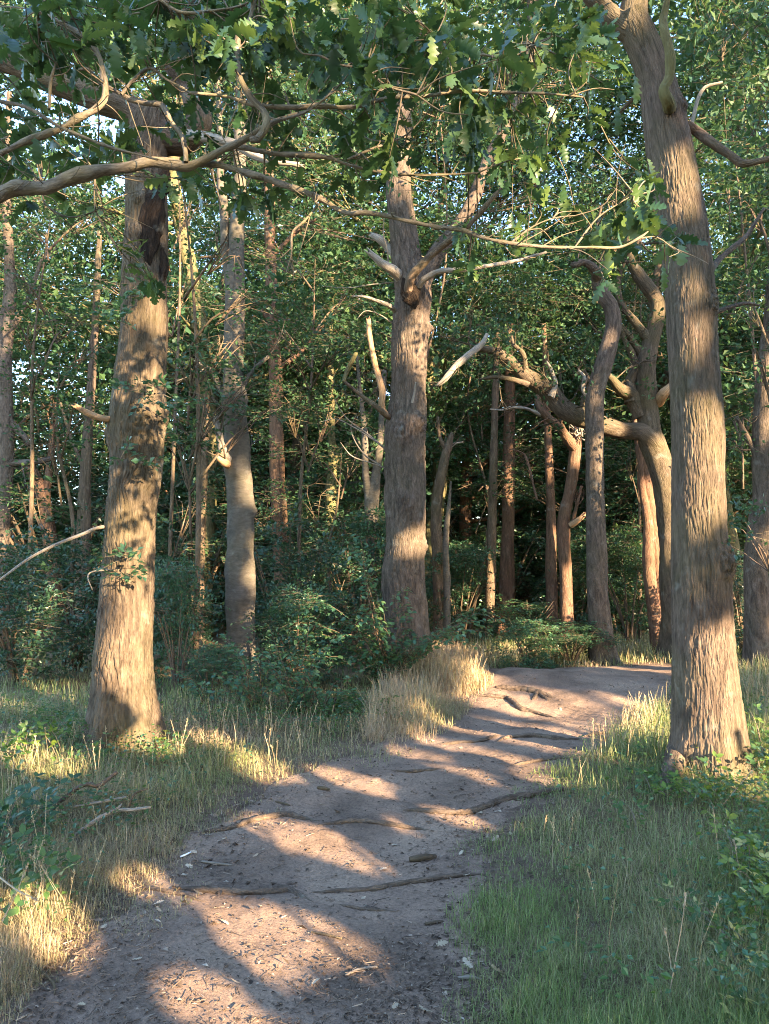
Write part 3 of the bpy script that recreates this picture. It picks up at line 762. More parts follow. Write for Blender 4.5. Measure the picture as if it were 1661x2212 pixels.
limb(mid_oak, [(880, 640, 20, YM - .3), (890, 600, 20, YM - .42), (915, 565, 18, YM - .5), (945, 538, 15, YM - .6), (985, 510, 12, YM - .8), (1010, 488, 12, YM - .9), (1055, 440, 11, YM - 1.0), (1085, 405, 9, YM - 1.), (1112, 378, 6, YM - 1.)], YM, 'brown_bark', 60, 14, seed=23, label='dark broken branch across the fork', amp=.006)
limb(mid_oak, [(905, 618, 14, YM - .3), (918, 603, 14, YM - .4), (950, 588, 12, YM - .5), (1000, 582, 10, YM - .6), (1060, 575, 9, YM - .6), (1120, 562, 8, YM - .5), (1180, 545, 6, YM - .5)], YM, 'dead_wood', 60, 10, seed=24, label='pale dead branch leading right from the fork', amp=.003)
limb(mid_oak, [(872, 610, 28), (850, 587, 24, YM - .2), (826, 570, 20, YM - .3), (800, 548, 12, YM - .4)], YM, 'dead_wood', 26, 16, name='broken_stub', label='torn pale stub left of the fork', jag=.12, seed=25)
limb(mid_oak, [(865, 560, 22), (840, 535, 20, YM + .1), (822, 520, 18, YM + .1), (805, 508, 10, YM + .1)], YM, 'dead_wood', 20, 14, name='broken_stub', jag=.1, seed=26)
limb(mid_oak, [(858, 675, 12), (838, 660, 11, YM - .2), (812, 650, 9, YM - .3), (785, 641, 6, YM - .4), (760, 640, 3, YM - .4)], YM, 'dead_wood', 26, 10, name='broken_stub', amp=.004, seed=27)
limb(mid_oak, [(850, 908, 13), (832, 895, 13, YM - .2), (805, 873, 11, YM - .3), (775, 850, 9, YM - .3), (745, 825, 6, YM - .4)], YM, 'brown_bark', 30, 10, name='branch', amp=.004, seed=28)
limb(mid_oak, [(838, 900, 14), (826, 880, 14, YM - .15), (824, 840, 15, YM - .2), (814, 800, 14, YM - .2), (804, 760, 13, YM - .25), (799, 720, 11, YM - .25), (796, 690, 10, YM - .25)], YM, 'torn_wood', 40, 12, name='broken_stub', label='orange barkless snag standing beside the trunk', jag=.1, amp=.01, seed=29)
limb(mid_oak, [(742, 825, 8, YM - .4), (750, 800, 10, YM - .4), (768, 765, 10, YM - .5)], YM, 'green_bark', 14, 8, name='broken_stub', amp=.003, seed=30, jag=.05)
for k, pts in enumerate([[(838, 975, 5), (790, 935, 4), (755, 910, 3), (735, 885, 2), (722, 862, 1)], [(838, 972, 4), (800, 945, 3.5), (760, 920, 3), (725, 905, 2), (690, 912, 1)], [(820, 1005, 5), (790, 985, 4), (768, 955, 3), (758, 925, 2), (770, 895, 1)], [(835, 1012, 4), (800, 1000, 3), (760, 985, 2.5), (735, 955, 1)],
                            [(850, 700, 4), (820, 680, 3), (790, 672, 2), (770, 690, 1)], [(850, 610, 3), (800, 615, 3), (750, 622, 2), (700, 618, 1)], [(840, 580, 4), (836, 540, 3), (828, 505, 3), (830, 470, 2)], [(890, 870, 6, YM - .4), (896, 845, 5, YM - .45), (898, 825, 3, YM - .5)]]):
    limb(mid_oak, [(p[0], p[1], p[2], (p[3] if len(p) > 3 else YM - .1 * j)) for j, p in enumerate(pts)], YM, 'dead_wood', 24, 5, name='twig', amp=0, seed=40 + k)
hl = [(870, 600, 4), (878, 618, 24), (886, 636, 34), (893, 652, 30), (896, 668, 4)]
cavity(mid_oak, hl, YM - .34, .5, 'cavity', 'black hollow under the fork')
lob = [(at(px, py, YM + dy), (1.0, 1.0, .45), n) for px, py, dy, n in [(900, 60, 0, 60), (1050, 120, .8, 50), (1150, -40, 0, 60), (1000, -100, 0, 60), (800, 120, .5, 50), (1220, 120, .5, 40), (1050, 350, -.8, 18), (1110, 230, -.7, 20), (1000, 440, -.9, 10), (960, 300, 1.0, 30), (1120, 400, .6, 24), (800, 330, .8, 30), (760, -20, 0, 50), (1290, 20, 0, 40)]]
crown_obj(mid_oak, lob, np.random.default_rng(7))

# ------------------------------------------------------------------ the other trunks one can tell apart
def mid_tree(name, label, cat, pts, Y, mat, seed, limbs=(), crown=(), burrs=(), rings=None, seg=36, amp=.008, f=20, lump=.02, jag=0, lmat=None, leaf='crown_leaf', lsz=.095, group='trees of the wood behind the path'):
    b = at(pts[0][0], pts[0][1], Y); b[2] = base_h(b[0], b[1])
    o = thing(name, label, cat, b, group)
    P, rad = px_path(pts, Y)
    P = np.vstack([[P[0][0], P[0][1], b[2] - .15], P]); rad = np.r_[rad[0] * 1.25, rad]
    if P[1][2] < P[0][2] + .05: P = np.delete(P, 1, 0); rad = np.delete(rad, 1)
    ln = np.linalg.norm(np.diff(P, axis=0), axis=1).sum()
    tube_obj('trunk', P, rad, M[mat], o, rings or int(np.clip(ln * 17, 60, 180)), seg * 5 // 8, disp=oak_disp(seed, amp, f, 4.5, lump, [(at(q[0], q[1], Y - q[2]), q[3], q[4]) for q in burrs], (b[2], .25, rad[0] * .35, 4)), jag=jag, seed=seed)
    for k, l in enumerate(limbs):
        lab = l[0] if isinstance(l[0], str) else None
        lp_ = l[1:] if lab else l
        m_ = lmat or mat
        if lab and ('pale' in lab or 'dead' in lab): m_ = 'dead_wood'
        if lab and 'torn' in lab: m_ = 'torn_wood'
        limb(o, list(lp_), Y, m_, None, 14, 'limb', lab, .08 if lab and 'broken' in lab else 0, .006, seed + k + 1)
    if limbs:
        gt = np.random.default_rng(seed + 500); tb = Buf(); tip = []
        for l in limbs:
            pp = [q for q in l if not isinstance(q, str)]
            Pl, rl = px_path(pp, Y); Cl, _ = catmull(np.c_[Pl, rl], 40)
            L_tot = np.linalg.norm(np.diff(Cl[:, :3], axis=0), axis=1).sum()
            for q in range(int(np.clip(L_tot * 4, 3, 16))):
                i_ = int(gt.uniform(8, 39)); a_ = Cl[i_, :3]; tdir = unit(Cl[min(i_ + 1, 39), :3] - Cl[i_ - 1, :3])
                d_ = unit(tdir * .5 + gt.normal(0, .7, 3) + [0, 0, .3]); ln_ = gt.uniform(.25, .8)
                m1 = a_ + d_ * ln_ * .4 + gt.normal(0, .05, 3); m2 = a_ + d_ * ln_ * .75 + gt.normal(0, .09, 3); e_ = a_ + d_ * ln_ + gt.normal(0, .1, 3)
                r0 = max(min(Cl[i_, 3] * .35, .016), .005)
                V, F, U, T = tube([a_, m1, m2, e_], [r0, r0 * .75, r0 * .5, .002], 10, 5); tb.add(V, F, 0, U)
                for w_ in range(2):
                    e2 = m2 + unit(d_ + gt.normal(0, .6, 3)) * ln_ * .45
                    V, F, U, T = tube([m1 * .4 + m2 * .6, (m2 + e2) / 2 + gt.normal(0, .03, 3), e2], [r0 * .5, r0 * .35, .0015], 7, 4); tb.add(V, F, 0, U)
                tip.append(e_)
        tb.build('twigs', M[lmat or mat], o, kind='stuff')
        if jag == 0:
            tip = np.array(tip)[gt.random(len(tip)) < .75]
            crown_obj(o, [(t_, (.22, .22, .12), 4) for t_ in tip], gt, leaf, .085, .05, 8, False, (.15, .35), .003, 'foliage')
    if crown:
        g = np.random.default_rng(seed)
        crown_obj(o, [(at(c[0], c[1], Y + (c[4] if len(c) > 4 else 0)), (c[2] / FOC * Y, c[2] / FOC * Y, c[2] / FOC * Y * .45), c[3]) for c in crown], g, leaf, lsz, lsz * .58)
    return o

mid_tree('beech_tree', 'smooth grey folded beech trunk between the left oak and the middle oak', 'beech tree',
    [(526, 1470, 74), (522, 1400, 67), (520, 1300, 63), (517, 1200, 62), (515, 1100, 60), (512, 1040, 57), (510, 1000, 53), (512, 930, 50), (508, 860, 54), (506, 800, 48), (508, 700, 40), (510, 600, 36), (512, 500, 34), (515, 430, 31), (518, 300, 27), (522, 100, 21), (525, -80, 14)], 10.4, 'beech_bark', 101,
    [((504, 660, 26), (495, 590, 22), (486, 520, 20), (482, 450, 19), (478, 380, 17), (476, 280, 14), (470, 150, 10)),
     ('broken dead limb rising left of the beech', (500, 1000, 22), (487, 985, 20, 10.1), (478, 955, 17, 10.0), (472, 925, 14, 10.0), (466, 905, 12, 10.0)),
     ('torn broken stub on the beech', (498, 1008, 20), (484, 998, 18, 10.05), (470, 986, 14, 10.0)),
     ((505, 880, 18), (480, 840, 14), (455, 800, 10), (420, 780, 6)), ((515, 850, 14), (550, 800, 10), (580, 770, 7))],
    [(440, 180, 110, 26), (560, 150, 120, 30), (510, 40, 130, 34)], [(500, 1010, .15, .16, .06), (540, 1105, .05, .12, .05), (495, 1200, .15, .14, .035), (530, 1180, .15, .1, -.03), (515, 1290, .18, .12, .03), (505, 1090, .18, .1, -.03), (525, 860, .1, .18, .05), (535, 1370, .15, .14, .03)], seg=56, amp=.009, f=12, lump=.06)
mid_tree('pine_tree', 'straight reddish trunk lit orange behind the grey beech', 'tree',
    [(626, 1345, 42), (620, 1300, 38), (610, 1240, 36), (602, 1100, 34), (598, 1000, 34), (596, 900, 32), (595, 800, 29), (588, 700, 27), (585, 560, 25), (582, 430, 24), (580, 200, 20), (578, -20, 15)], 15, 'pine_bark', 111,
    [((595, 800, 12), (650, 760, 9), (700, 700, 6)), ((588, 700, 12), (540, 640, 9), (500, 600, 5)), ((584, 560, 10), (640, 500, 8), (690, 470, 5)), ((605, 1130, 8), (580, 1120, 5), (560, 1110, 3))],
    [(560, 100, 100, 26), (620, 60, 100, 30), (680, 330, 80, 18), (600, 300, 60, 14)])
mid_tree('tree', 'thin brown snag ending in mid-air left of the beech', 'tree', [(430, 1290, 22), (436, 1100, 22), (440, 1000, 20), (444, 900, 17), (448, 832, 9)], 16, 'brown_bark', 121, jag=.1)
mid_tree('tree', 'mossy green trunk curving right at its top left of the middle oak', 'tree', [(708, 1330, 28), (710, 1230, 26), (714, 1100, 25), (716, 1040, 24), (720, 1000, 20), (735, 975, 15), (760, 955, 10)], 17, 'green_bark', 131,
    [((716, 1030, 20), (714, 950, 17), (712, 800, 14), (716, 600, 11))], [(720, 600, 90, 26), (690, 500, 80, 22)])
mid_tree('beech_tree', 'forked pale grey trunk just left of the middle oak', 'tree', [(800, 1310, 32), (800, 1180, 31), (803, 1090, 32), (806, 1060, 30), (815, 1010, 18), (822, 940, 14), (830, 800, 10)], 14.2, 'beech_bark', 141,
    [((800, 1080, 26), (791, 1020, 16), (788, 930, 14), (780, 860, 9), (770, 760, 6))], [(780, 740, 60, 14), (820, 700, 60, 12)], amp=.005)
mid_tree('tree', 'thin pale leaning sapling right of the middle oak', 'tree', [(966, 1350, 16), (965, 1250, 16), (963, 1180, 14), (966, 1130, 12), (970, 1090, 8), (974, 1040, 5)], 15, 'beech_bark', 151, amp=.003)
mid_tree('tree', 'broken sunlit snag leaning out beside the middle oak', 'tree', [(948, 1340, 26), (945, 1200, 24), (942, 1100, 23), (948, 1050, 23), (958, 1005, 22), (968, 965, 18), (973, 945, 12)], 15.6, 'brown_bark', 161,
    [('broken dead spike on the snag', (962, 985, 10), (978, 960, 7), (998, 955, 4)), ((966, 975, 10), (950, 945, 8), (945, 900, 6))], jag=.15)
mid_tree('tree', 'slim half lit trunk standing before the dark stump right of the middle oak', 'tree', [(1057, 1335, 24), (1060, 1240, 23), (1062, 1170, 21), (1066, 1000, 18), (1070, 850, 15), (1075, 700, 10)], 16.6, 'brown_bark', 171, crown=[(1080, 640, 110, 30), (1040, 740, 90, 24)])
mid_tree('tree', 'broad dark reddish trunk deep in the shade right of the middle oak', 'tree', [(1093, 1310, 36), (1095, 1250, 32), (1098, 1100, 28), (1100, 900, 24), (1100, 700, 18)], 17.8, 'pine_bark', 181, crown=[(1110, 640, 90, 30), (1140, 760, 70, 20)])
mid_tree('tree', 'short lit stretch of trunk behind the twisted broken tree', 'tree', [(1192, 1300, 24), (1190, 1200, 23), (1190, 1100, 20), (1186, 1000, 18), (1180, 850, 15), (1175, 700, 10)], 17, 'pine_bark', 191, crown=[(1180, 640, 110, 30), (1230, 720, 80, 20)])
mid_tree('oak_tree', 'twisted broken tree with a splintered top and a limb bent to the left', 'tree',
    [(1224, 1375, 32), (1222, 1250, 27), (1217, 1150, 27), (1219, 1110, 27), (1227, 1075, 26), (1238, 1015, 26), (1244, 965, 27), (1246, 935, 22)], 16, 'pine_bark', 201,
    [((1244, 970, 26), (1225, 945, 22, 15.8), (1205, 925, 18, 15.7), (1183, 903, 17, 15.6), (1168, 885, 15, 15.6), (1163, 860, 14, 15.6), (1160, 845, 8, 15.6)),
     ('pale bare branch pointing left', (1168, 897, 8, 15.6), (1140, 884, 7, 15.5), (1105, 880, 6, 15.4), (1085, 884, 5, 15.3), (1058, 884, 3, 15.3)),
     ('torn broken stub on the right', (1232, 1135, 14, 15.9), (1248, 1122, 13, 15.8), (1264, 1110, 9, 15.8)),
     ((1236, 1130, 8, 15.9), (1248, 1085, 7, 15.8), (1256, 1050, 6, 15.8)),
     ((1160, 1080, 5, 15.6), (1135, 985, 5), (1120, 975, 4), (1100, 970, 3))], jag=.35)
def splinters(tree, c, Y, n, seed):
    g = np.random.default_rng(seed); b = Buf(); p0 = at(*c, Y)
    for k in range(n):
        d = unit(g.normal(size=3) * [1, .7, 1] + [.1, 0, .5]); a = p0 + g.normal(0, .07, 3)
        q = a + d * g.uniform(.2, .55)
        V, F, U, T = tube([a - d * .1, (a + q) / 2 + g.normal(0, .04, 3), q], [.014, .011, .002], 6, 5); b.add(V, F, 0, U)
    b.build('splinters', M['dead_wood'], tree, kind='stuff')
twisted = [o for o in COL.objects if o.get('label', '').startswith('twisted broken')][0]
splinters(twisted, (1248, 935), 15.85, 26, 4)
KB = mid_tree('oak_tree', 'straight slender oak just past the crest of the path with a twisted bare top', 'oak tree',
    [(1302, 1442, 66), (1299, 1400, 54), (1294, 1330, 48), (1290, 1250, 45), (1286, 1100, 41), (1285, 1000, 39), (1284, 900, 38), (1288, 845, 39), (1303, 790, 38), (1314, 750, 37), (1324, 705, 34), (1320, 665, 33), (1304, 640, 32), (1293, 615, 30), (1290, 590, 26)], 12.6, 'oak_bark_grey', 211,
    [((1291, 605, 26), (1286, 585, 22, 12.4), (1262, 570, 17, 12.3), (1236, 574, 14, 12.2)), ((1293, 605, 26), (1308, 582, 18, 12.5), (1330, 560, 15, 12.4), (1362, 540, 13, 12.3), (1385, 515, 11, 12.2), (1400, 480, 7, 12.2)),
     ((1295, 610, 14), (1310, 560, 11), (1290, 500, 9), (1300, 440, 6)), ('dead hooked branch', (1275, 860, 12), (1258, 840, 9), (1262, 815, 8), (1250, 800, 5))],
    [(1300, 380, 80, 20), (1400, 440, 70, 16), (1240, 480, 60, 14)], seg=48, amp=.009, f=22, lump=.025)
LBc = mid_tree('oak_tree', 'curved mossy oak behind the right oak with a long limb arching to the left', 'oak tree',
    [(1462, 1425, 74), (1456, 1340, 56), (1450, 1250, 49), (1444, 1130, 48), (1438, 1060, 50), (1426, 1005, 54), (1408, 955, 58), (1400, 900, 50), (1396, 840, 47), (1395, 790, 44), (1405, 740, 38), (1416, 700, 35), (1420, 655, 33), (1402, 625, 30), (1380, 595, 26), (1360, 560, 20), (1350, 500, 14)], 13.6, 'oak_bark_mossy', 221,
    [((1415, 965, 54), (1385, 945, 42), (1340, 930, 37), (1290, 915, 41, 13.4), (1230, 890, 44, 13.2), (1180, 850, 42, 13.1), (1140, 810, 34, 13.0), (1110, 780, 28, 12.9), (1070, 762, 20, 12.8), (1030, 752, 13, 12.8)),
     ((1385, 900, 38), (1362, 860, 36), (1340, 838, 25, 13.4), (1315, 820, 18, 13.3), (1300, 800, 10, 13.3)), ((1365, 870, 34), (1366, 830, 26), (1372, 790, 18), (1350, 740, 13), (1330, 690, 9)),
     ('torn broken stub beside the right oak', (1420, 870, 26), (1436, 850, 22, 13.4), (1446, 835, 14, 13.4)),
     ((1404, 740, 26), (1375, 700, 18), (1345, 660, 14), (1335, 610, 11), (1350, 560, 7)), ((1400, 790, 22), (1372, 740, 16), (1340, 705, 12), (1320, 690, 8)),
     ((1135, 795, 14, 12.9), (1128, 765, 11, 12.8), (1108, 742, 8, 12.8), (1105, 725, 5, 12.8)), ('pale dead spur', (1190, 858, 16, 13.), (1200, 830, 10, 13.), (1190, 800, 8, 13.), (1180, 780, 5, 13.)),
     ((1140, 830, 16, 13.), (1110, 823, 11, 12.9), (1070, 815, 9, 12.8), (1036, 820, 5, 12.8)),
     ('pale broken limb hanging from the tip of the arching limb', (1052, 722, 8, 12.7), (1040, 742, 13, 12.6), (1012, 768, 16, 12.5), (985, 795, 15, 12.4), (960, 818, 13, 12.4), (946, 832, 8, 12.4)),
     ((1255, 905, 14, 13.2), (1262, 860, 10, 13.2), (1275, 830, 8, 13.2), (1262, 800, 5, 13.2))],
    [(1360, 440, 90, 24), (1440, 380, 80, 22), (1330, 560, 60, 10), (1250, 640, 70, 14), (1060, 700, 70, 14), (1120, 700, 60, 10)], seg=48, amp=.01, lump=.03, lmat='oak_bark_mossy')
TW = mid_tree('oak_tree', 'leaning twin trunk lit orange between the slender oak and the right oak', 'tree', [(1442, 1418, 44), (1436, 1360, 38), (1428, 1300, 34), (1414, 1180, 30), (1402, 1080, 26), (1392, 1020, 22), (1382, 975, 16), (1372, 900, 12), (1360, 800, 8)], 15, 'pine_bark', 231, crown=[(1350, 760, 80, 20)])
limb(TW, [(1424, 1420, 34), (1418, 1340, 30), (1408, 1230, 26), (1398, 1130, 22), (1390, 1060, 16), (1380, 960, 10)], 14.9, 'pine_bark', 80, 24, name='trunk', label='second stem fused along the first', seed=233)
mid_tree('oak_tree', 'dark oak trunk at the right edge of the photo behind the tall right oak', 'oak tree', [(1650, 1430, 80), (1640, 1380, 62), (1634, 1300, 52), (1632, 1220, 50), (1640, 1150, 50), (1650, 1080, 48), (1648, 1000, 46), (1648, 920, 44), (1655, 820, 40), (1665, 700, 36), (1680, 500, 28), (1690, 300, 18)], 10.6, 'oak_bark_grey', 241,
    [((1650, 1010, 20), (1620, 960, 14), (1590, 900, 9))], [(1640, 620, 60, 26), (1660, 420, 80, 30), (1600, 300, 70, 26), (1650, 160, 90, 34), (1640, 830, 60, 18), (1600, 960, 40, 8)])
mid_tree('tree', 'slim trunk at the left edge of the photo with limbs crooked to the right', 'tree', [(-6, 1420, 40), (0, 1250, 34), (6, 1120, 30), (14, 1000, 30), (12, 900, 31), (10, 780, 31), (14, 700, 32), (22, 640, 28), (20, 560, 22), (14, 430, 18), (20, 200, 12)], 13, 'oak_bark_grey', 251,
    [((16, 1000, 22), (40, 1003, 17), (80, 1001, 14), (112, 990, 9)), ((14, 905, 18), (35, 925, 16), (52, 942, 13), (64, 962, 9)), ((18, 720, 18), (60, 650, 10), (90, 560, 7))], [(60, 420, 110, 34), (-30, 540, 70, 24), (110, 450, 90, 26)])
mid_tree('oak_tree', 'snapped leaning snag among leaves left of the left oak', 'tree', [(120, 1360, 34), (112, 1200, 32), (104, 1140, 30), (96, 1090, 29), (80, 1040, 28), (66, 1010, 22)], 16, 'pine_bark', 261, [((98, 1090, 18), (110, 980, 14), (118, 900, 12), (122, 868, 8))], jag=.2)
mid_tree('oak_tree', 'upright trunk showing between leaves close left of the left oak', 'tree', [(172, 1340, 40), (176, 1290, 36), (179, 1200, 32), (183, 1060, 26), (188, 960, 23), (196, 850, 20), (205, 700, 16), (215, 500, 10)], 15, 'oak_bark', 271,
    [((185, 1020, 10), (150, 940, 8), (130, 870, 6))], [(240, 470, 70, 20), (240, 400, 100, 26), (60, 720, 70, 14)])

# ------------------------------------------------------------------ young understorey trees with layered leaves
def under_tree(label, stem, Y, lobes, seed, mat='under_leaf', dens=1.0, L=.075, W=.045):
    g = np.random.default_rng(seed)
    b = at(stem[0], 1300, Y); b[2] = base_h(b[0], b[1])
    o = thing('young_tree', label, 'young tree', b, 'young trees filling the wood')
    top = min(l[1] for l in lobes)
    P = [(b[0], b[1], b[2] - .1)] + [tuple(at(stem[0] + g.normal(0, 22) + (stem[1] - stem[0]) * t, 1300 + (top - 1300) * t, Y)) for t in (.3, .65, 1)]
    tube_obj('trunk', P, [.036, .03, .02, .006], M['brown_bark'], o, 40, 10, seed=seed)
    bb = Buf(); lb = []
    for (px, py, rx, ry) in lobes:
        c = at(px, py, Y + g.normal(0, .5)); k = Y / FOC
        r3 = (rx * k, max(rx * k * .7, .5), ry * k * .8)
        n = int(dens * (rx * ry) * k * k * 95)
        lb.append((c, r3, n))
        t = np.clip((1300 - py - 60) / (1300 - top + 1), .15, .95)
        s = np.array(P[0]) * (1 - t) + np.array(P[-1]) * t
        V, F, U, T = tube([s, (s + c) / 2 + [0, 0, .12], c + g.normal(0, .1, 3)], [.02, .014, .004], 10, 5); bb.add(V, F, 0, U)
        for q in range(5):
            e = c + g.normal(0, 1, 3) * np.array(r3) * .7
            V, F, U, T = tube([(s + c) / 2, (c + e) / 2 + [0, 0, .05], e], [.008, .006, .002], 7, 4); bb.add(V, F, 0, U)
    bb.build('branches', M['brown_bark'], o, kind='stuff')
    C, A = lobes_to_sprays(lb, g, 1)
    A[:, 2] *= .4
    b2 = Buf(); spray(b2, C, A, g.uniform(.3, .55, len(C)), 12, L, W, g, True, 0, .003)
    b2.build('crown', [M[mat], M['twig']], o, smooth=False, kind='stuff')
UT = [
 ('layered young beech high left of the left oak', (60, 110), 11, [(90, 490, 120, 45), (30, 590, 70, 45), (215, 470, 70, 36), (150, 690, 100, 36), (50, 800, 110, 50), (30, 700, 70, 40)]),
 ('young beech with low dark layers left of the left oak trunk', (140, 170), 11.5, [(170, 880, 110, 50), (110, 960, 90, 45), (60, 1080, 100, 60), (190, 760, 70, 40), (20, 1180, 90, 60), (170, 1190, 60, 50)]),
 ('young beech hanging over the grey beech trunk', (425, 440), 9.6, [(450, 875, 120, 34), (570, 890, 130, 34), (420, 770, 80, 50), (400, 960, 60, 40), (520, 830, 90, 40), (500, 740, 80, 50), (530, 640, 70, 40), (500, 540, 80, 45), (520, 330, 90, 50)]),
 ('wide young beech spreading left of the middle oak', (650, 700), 12.6, [(680, 670, 150, 55), (620, 750, 120, 60), (740, 740, 90, 60), (640, 850, 110, 50), (720, 890, 100, 45), (760, 640, 70, 40), (600, 560, 80, 50), (610, 880, 60, 40), (590, 700, 60, 50)]),
 ('young beech low between the grey beech and the middle oak', (730, 740), 14.5, [(660, 970, 110, 50), (765, 990, 70, 60), (640, 1080, 110, 60), (560, 1130, 50, 50), (750, 1120, 70, 60)]),
 ('young beech behind the middle oak on its right', (1010, 1040), 17.5, [(1020, 640, 110, 60), (1130, 640, 110, 60), (1040, 860, 110, 70), (1150, 960, 90, 60), (1080, 1040, 100, 70)]),
 ('young beech screening the gap behind the arching limb', (1330, 1300), 18.5, [(1180, 740, 90, 45), (1240, 690, 70, 50), (1010, 960, 70, 50), (1345, 1060, 60, 90), (1140, 1060, 60, 40), (1330, 880, 60, 60)]),
 ('young oak reaching in from the right edge beside the right oak', (1680, 1650), 9, [(1635, 760, 50, 70), (1650, 300, 60, 80), (1625, 450, 50, 60), (1610, 640, 50, 60), (1640, 1150, 40, 60), (1600, 260, 50, 50)]),
 ('young oak filling the top right corner', (1620, 1590), 12.5, [(1560, 90, 100, 90), (1630, 210, 80, 70), (1575, 400, 40, 70), (1630, 560, 50, 70), (1600, 900, 40, 50)]),
 ('young beech whose crown fills the top middle', (900, 960), 15.5, [(700, 190, 130, 90), (960, 230, 130, 90), (1250, 170, 110, 90), (600, 480, 100, 60), (1180, 420, 100, 60), (1020, 480, 80, 50)]),
 ('young beech in the gap between the slender oak and the right oak', (1380, 1360), 16.5, [(1370, 1180, 60, 80), (1345, 980, 50, 60), (1390, 620, 60, 60), (1300, 520, 70, 50), (1390, 1290, 50, 50)]),
 ('young oak behind the left oak fork', (360, 380), 13, [(420, 450, 90, 50), (400, 620, 60, 60), (230, 620, 40, 40), (420, 1080, 50, 60), (390, 1180, 50, 60), (300, 200, 120, 70)]),
]
for i, (lab, stem, Y, lobes) in enumerate(UT):
    under_tree(lab, stem, Y, lobes, 300 + i, 'crown_leaf' if 'oak' in lab else 'under_leaf', 1.15)

# ------------------------------------------------------------------ dark bushes under the trees
shrub_meshes = []
def shrub_proto(seed, mat):
    g = np.random.default_rng(seed)
    lobes = []
    for k in range(16):
        z = g.uniform(.12, .92); r = .5 * math.sqrt(max(.12, 1 - (z - .35) ** 2 / .5))
        a = g.uniform(0, 6.28); q = r * g.random() ** .5
        lobes.append(((q * math.cos(a), q * math.sin(a), z), (.2, .2, .11), 24))
    C, A = lobes_to_sprays(lobes, g, 1); A[:, 2] *= .5
    b = Buf(); spray(b, C, A, g.uniform(.12, .22, len(C)), 11, .042, .026, g, True, 0, .0015)
    me = mesh('foliage', np.concatenate(b.V), [np.concatenate(b.F)], [M[mat], M['twig']], np.concatenate(b.M), smooth=False)
    sb = Buf()
    for k in range(9):
        a = g.uniform(0, 6.28); e = np.array([math.cos(a) * .35, math.sin(a) * .35, g.uniform(.5, .9)])
        V, F, U, T = tube([(g.normal(0, .03), g.normal(0, .03), -.08), e * [.4, .4, .5], e], [.016, .011, .003], 9, 5); sb.add(V, F, 0, U)
    ms = mesh('stems', np.concatenate(sb.V), [np.concatenate(sb.F)], M['brown_bark'], None, np.concatenate(sb.U))
    return me, ms
shrub_meshes = [shrub_proto(400 + i, m) for i, m in enumerate(['holly_leaf', 'under_leaf', 'holly_leaf', 'under_leaf', 'bush_leaf'])]
def shrub(label, px, Y, w_px, h_px, kind, seed, group='bushes under the trees'):
    g = np.random.default_rng(seed)
    p = at(px, 1400, Y); p[2] = base_h(p[0], p[1]) - .05
    o = thing('bush', label, 'bush', p, group)
    sx = w_px / FOC * Y; sz = h_px / FOC * Y
    for n, me in zip(('foliage', 'stems'), shrub_meshes[kind]):
        c = link(n, me, o)
        c.scale = (sx, sx * g.uniform(.8, 1.1), sz); c.rotation_euler = (0, 0, g.uniform(0, 6.28))
        if n == 'foliage': c['kind'] = 'stuff'; r_ = c.rotation_euler[2]; s_ = tuple(c.scale)
        else: c.rotation_euler = (0, 0, r_); c.scale = s_
    return o
for i, (lab, px, Y, w, h, k) in enumerate([
    ('dark holly bush at the far left edge', 40, 9.8, 260, 330, 0), ('dark holly bush left of the left oak foot', 160, 11.2, 260, 330, 2),
    ('tall holly bush hidden behind the left oak trunk', 290, 10.5, 230, 380, 0), ('leafy bush right of the left oak trunk', 385, 9.3, 170, 300, 1),
    ('low dark bush beside the grey beech foot', 455, 8.8, 150, 120, 3), ('leafy bush between grey beech and middle oak', 640, 9.6, 200, 230, 1),
    ('holly bush behind the beech to its right', 610, 12.5, 260, 360, 2), ('dark bush left of the middle oak base', 690, 11.8, 260, 270, 0),
    ('bush behind the middle oak on the left', 770, 14, 230, 330, 3), ('dark holly far back left of the middle oak', 700, 18, 330, 330, 2),
    ('bush right behind the middle oak', 990, 16, 200, 230, 1), ('low bush at the crest of the path by the slender oak', 1140, 12.2, 130, 130, 4),
    ('sprawling low bush against the slender oak foot', 1230, 12.4, 170, 100, 3), ('bright bush behind the crest of the path', 1140, 16, 150, 110, 4),
    ('dark holly behind the short lit trunk', 1050, 22, 300, 330, 0), ('bush between the twisted tree and slender oak', 1250, 17.5, 200, 250, 1),
    ('holly bush between the slender oak and twin trunk', 1360, 16.2, 190, 260, 1), ('dark holly bush behind the twin trunk', 1430, 19, 300, 330, 0), ('leafy bush filling the hollow right of the middle oak', 1000, 18.5, 170, 230, 4), ('leafy bush behind the slim half lit trunk', 1085, 20, 260, 260, 4), ('leafy bush in the gap left of the twin trunk', 1335, 19, 240, 330, 4), ('leafy bush deep left of the middle oak', 770, 17, 240, 300, 4),
    ('bush behind the right oak on its right side', 1610, 13.5, 200, 250, 2), ('dark bush at the far right edge', 1690, 12, 200, 300, 0),
    ('dark holly far back on the left', 120, 17, 420, 420, 2), ('dark holly far back left of the beech', 420, 17, 330, 420, 0), ('dark holly far back behind the beech', 560, 21, 330, 400, 2),
    ('dark holly deep in the middle of the wood', 900, 22, 330, 330, 0), ('dark holly deep in the wood behind the slender oak', 1290, 24, 380, 330, 2), ('dark holly deep in the wood on the right', 1580, 21, 330, 380, 0)]):
    shrub(lab, px, Y, w, h, k, 450 + i)

g = np.random.default_rng(47)
for i in range(34):
    Y = g.uniform(19, 38); px = -250 + (i + g.random()) * 2200 / 34
    shrub('dark bush far back in the shade among the trunks', px, Y, g.uniform(3.2, 5) / Y * FOC, g.uniform(2.2, 4.2) / Y * FOC, int(g.integers(0, 4)), 480 + i, 'bushes far back in the wood')

